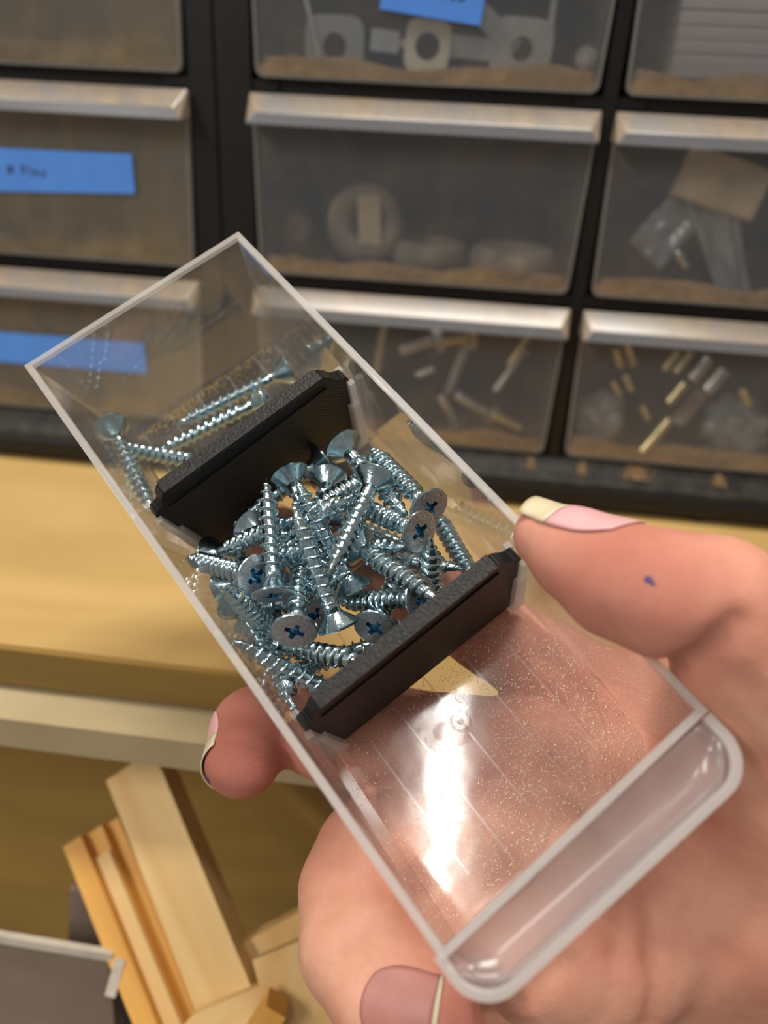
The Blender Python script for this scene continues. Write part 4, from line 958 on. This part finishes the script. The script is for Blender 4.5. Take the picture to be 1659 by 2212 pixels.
# pinkness map: fingertips, pads and joints are redder than the rest of the skin
red = np.zeros(len(vert))
for p, r_, w_ in ((P_(1180, 1175, 131, 0)[0], 9, .55), (P_(1340, 1230, 114, 0)[0], 15, .75), (P_(1440, 1360, 112, 0)[0], 9, .6), (P_(520, 1620, 158, 0)[0], 15, 1.0), (P_(640, 1560, 168, 0)[0], 12, .7), (U(960, 1470, 9)[0], 22, .55), (U(1250, 1470, 9)[0], 22, .4), (P_(1000, 2190, 126, 0)[0], 9, .8), (P_(1640, 1950, 130, 0)[0], 24, .25)):
    red = np.maximum(red, w_ * np.exp(-((vert - p) ** 2).sum(1) / (2 * r_ * r_)))
at = me.attributes.new('pink', 'FLOAT', 'POINT'); at.data.foreach_set('value', red.astype(np.float32))
def skin():
    m, ns, lk = nmat('skin')
    b = nd(ns, 'ShaderNodeBsdfPrincipled'); o = nd(ns, 'ShaderNodeOutputMaterial'); lk.new(b.outputs[0], o.inputs[0])
    at = nd(ns, 'ShaderNodeAttribute', attribute_name='pink'); tc = nd(ns, 'ShaderNodeTexCoord')
    nz = nd(ns, 'ShaderNodeTexNoise'); nz.inputs['Scale'].default_value = 90; nz.inputs['Detail'].default_value = 5; lk.new(tc.outputs['Object'], nz.inputs[0])
    r = ramp(ns, [(.3, rgb(202, 144, 120)), (.7, rgb(222, 170, 144))]); lk.new(nz.outputs[0], r.inputs[0])
    mx = nd(ns, 'ShaderNodeMix', data_type='RGBA'); lk.new(at.outputs['Fac'], mx.inputs[0]); lk.new(r.outputs[0], mx.inputs[6]); mx.inputs[7].default_value = (*rgb(214, 132, 116), 1)
    n6 = nd(ns, 'ShaderNodeTexNoise'); n6.inputs['Scale'].default_value = 42; n6.inputs['Detail'].default_value = 6; n6.inputs['Roughness'].default_value = .65; lk.new(tc.outputs['Object'], n6.inputs[0])
    m6 = nd(ns, 'ShaderNodeMapRange'); m6.inputs[1].default_value = .45; m6.inputs[2].default_value = .72; m6.inputs[4].default_value = .55; lk.new(n6.outputs[0], m6.inputs[0])
    mx2 = nd(ns, 'ShaderNodeMix', data_type='RGBA'); lk.new(m6.outputs[0], mx2.inputs[0]); lk.new(mx.outputs[2], mx2.inputs[6]); mx2.inputs[7].default_value = (*rgb(190, 112, 92), 1)
    lk.new(mx2.outputs[2], b.inputs['Base Color'])
    b.inputs['Roughness'].default_value = .48; b.inputs['Subsurface Weight'].default_value = .18; b.inputs['Subsurface Radius'].default_value = (1, .35, .2); b.inputs['Subsurface Scale'].default_value = .0035
    b.inputs['Specular IOR Level'].default_value = .35
    mp = nd(ns, 'ShaderNodeMapping'); mp.inputs['Rotation'].default_value = (.3, .2, .9); lk.new(tc.outputs['Object'], mp.inputs[0])
    wv = nd(ns, 'ShaderNodeTexWave'); wv.inputs['Scale'].default_value = 620; wv.inputs['Distortion'].default_value = 5; wv.inputs['Detail'].default_value = 2; wv.inputs['Detail Scale'].default_value = 25; lk.new(mp.outputs[0], wv.inputs[0])
    n2 = nd(ns, 'ShaderNodeTexVoronoi'); n2.inputs['Scale'].default_value = 1500; lk.new(tc.outputs['Object'], n2.inputs[0])
    b1 = nd(ns, 'ShaderNodeBump'); b1.inputs['Distance'].default_value = .00012; lk.new(wv.outputs[0], b1.inputs['Height'])
    lk.new(at.outputs['Fac'], b1.inputs['Strength'])
    b2 = nd(ns, 'ShaderNodeBump'); b2.inputs['Strength'].default_value = .2; b2.inputs['Distance'].default_value = .00015; lk.new(n2.outputs[0], b2.inputs['Height']); lk.new(b1.outputs[0], b2.inputs['Normal'])
    n4 = nd(ns, 'ShaderNodeTexNoise'); n4.inputs['Scale'].default_value = 160; n4.inputs['Detail'].default_value = 3; lk.new(tc.outputs['Object'], n4.inputs[0])
    b3 = nd(ns, 'ShaderNodeBump'); b3.inputs['Strength'].default_value = .3; b3.inputs['Distance'].default_value = .0008; lk.new(n4.outputs[0], b3.inputs['Height']); lk.new(b2.outputs[0], b3.inputs['Normal'])
    lk.new(b3.outputs[0], b.inputs['Normal'])
    return m
M['skin'] = skin(); me.materials.append(M['skin'])
hand = bpy.data.objects.new('hand', me); COL.objects.link(hand)
tag(hand, 'right hand, palm up, thumb over the rim and fingers curled under the held drawer', 'hand')
M['nail'] = simple('fingernail', rgb(216, 164, 166), .38, nscale=300, namt=.06)
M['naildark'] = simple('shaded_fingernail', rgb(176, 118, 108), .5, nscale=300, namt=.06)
M['nailwhite'] = simple('nail_free_edge', rgb(206, 192, 162), .35, nscale=300, namt=.05)
M['inkspot'] = simple('ink_spot', rgb(70, 55, 110), .6)
def nail(a, b, dorsal, length, half, tipoff, mat, white=.16, thick=.45, lift=.28, roundness=.5):
    """curved plate on the finger between joint a and tip b (optical mm), facing dorsal"""
    ax = (b[0] - a[0]); ax = ax / np.linalg.norm(ax); dn = np.array(dorsal, float); dn -= ax * (dn @ ax); dn /= np.linalg.norm(dn); sd_ = np.cross(ax, dn)
    ns_, nt = 18, 14; c0 = b[0] + ax * tipoff; gridp = []
    for i in range(ns_ + 1):
        s = i / ns_; row = []
        for j in range(nt + 1):
            t = j / nt * 2 - 1
            ww = 1 - roundness * (1 - s) ** 3 * .9 if s < 1 else 1
            base = c0 - ax * (length * (1 - s)) + ax * (.9 * (1 - t * t) * (s > .8) * (s - .8) / .2) - ax * 0 + ax * (1.2 * t * t * (1 - s))
            th = half * t * ww; dr = dn * math.cos(th) + sd_ * math.sin(th)
            q = base - ax * max(0, s - .85) * 3
            X = (c0 - ax * max(length * (1 - s), 2.6)) ; rad = 14.0
            # march inwards along -dr to the skin
            o_ = X + (base - X) * 0; p = o_ + dr * rad
            for _ in range(14): p = p - dr * float(hand_sdf(p[None])[0]) * .8
            off = (base - X) @ ax; p = p + ax * off - dn * (off * .18 if off > 0 else 0)
            row.append(p + dr * lift)
        gridp.append(row)
    for part, i0, i1, mt in (('fingernail', 0, int(ns_ * (1 - white)), mat), ('nail_free_edge', int(ns_ * (1 - white)), ns_, M['nailwhite'])):
        bm = bmesh.new(); vv = [[bm.verts.new(V(c2w(p))) for p in row] for row in gridp[i0:i1 + 1]]
        for r0, r1 in zip(vv, vv[1:]):
            for j in range(nt): bm.faces.new((r0[j], r0[j + 1], r1[j + 1], r1[j]))
        o = link(part, bm, mt, hand, True); s_ = o.modifiers.new('s', 'SOLIDIFY'); s_.thickness = thick * MM; s_.offset = 0
nail(thumb[2], thumb[0], (.45, -.86, -.40), 17.5, 1.05, 3.9, M['nail'], white=.3, thick=.3)
nail(middle[6], middle[7], (-.90, -.25, .42), 13, .85, 3.6, M['nail'], white=.3, lift=.12, thick=.3)
nail(ring[6], ring[7], (.1, -.30, -.95), 12.0, .80, 2.8, M['naildark'], white=.05, lift=.02, thick=.25)

for px, py, r_, sx in ((1401, 1252, .55, 1.2), (1411, 1262, .35, 1.0), (1128, 1078, 1.2, .8), (450, 1686, 1.0, .6)):
    p = surf(px, py); g = grad(p[None])[0]
    bm = bmesh.new(); bmesh.ops.create_icosphere(bm, subdivisions=2, radius=r_ * MM)
    for v in bm.verts: v.co.z *= .08; v.co.x *= sx; v.co *= 1 + .35 * noise.noise(v.co * 3000)
    o = link('ink_mark', bm, M['inkspot'], hand, True); o['label'] = 'dark ink mark'; o.matrix_local = axis_mtx(c2w(p), c2w(g))
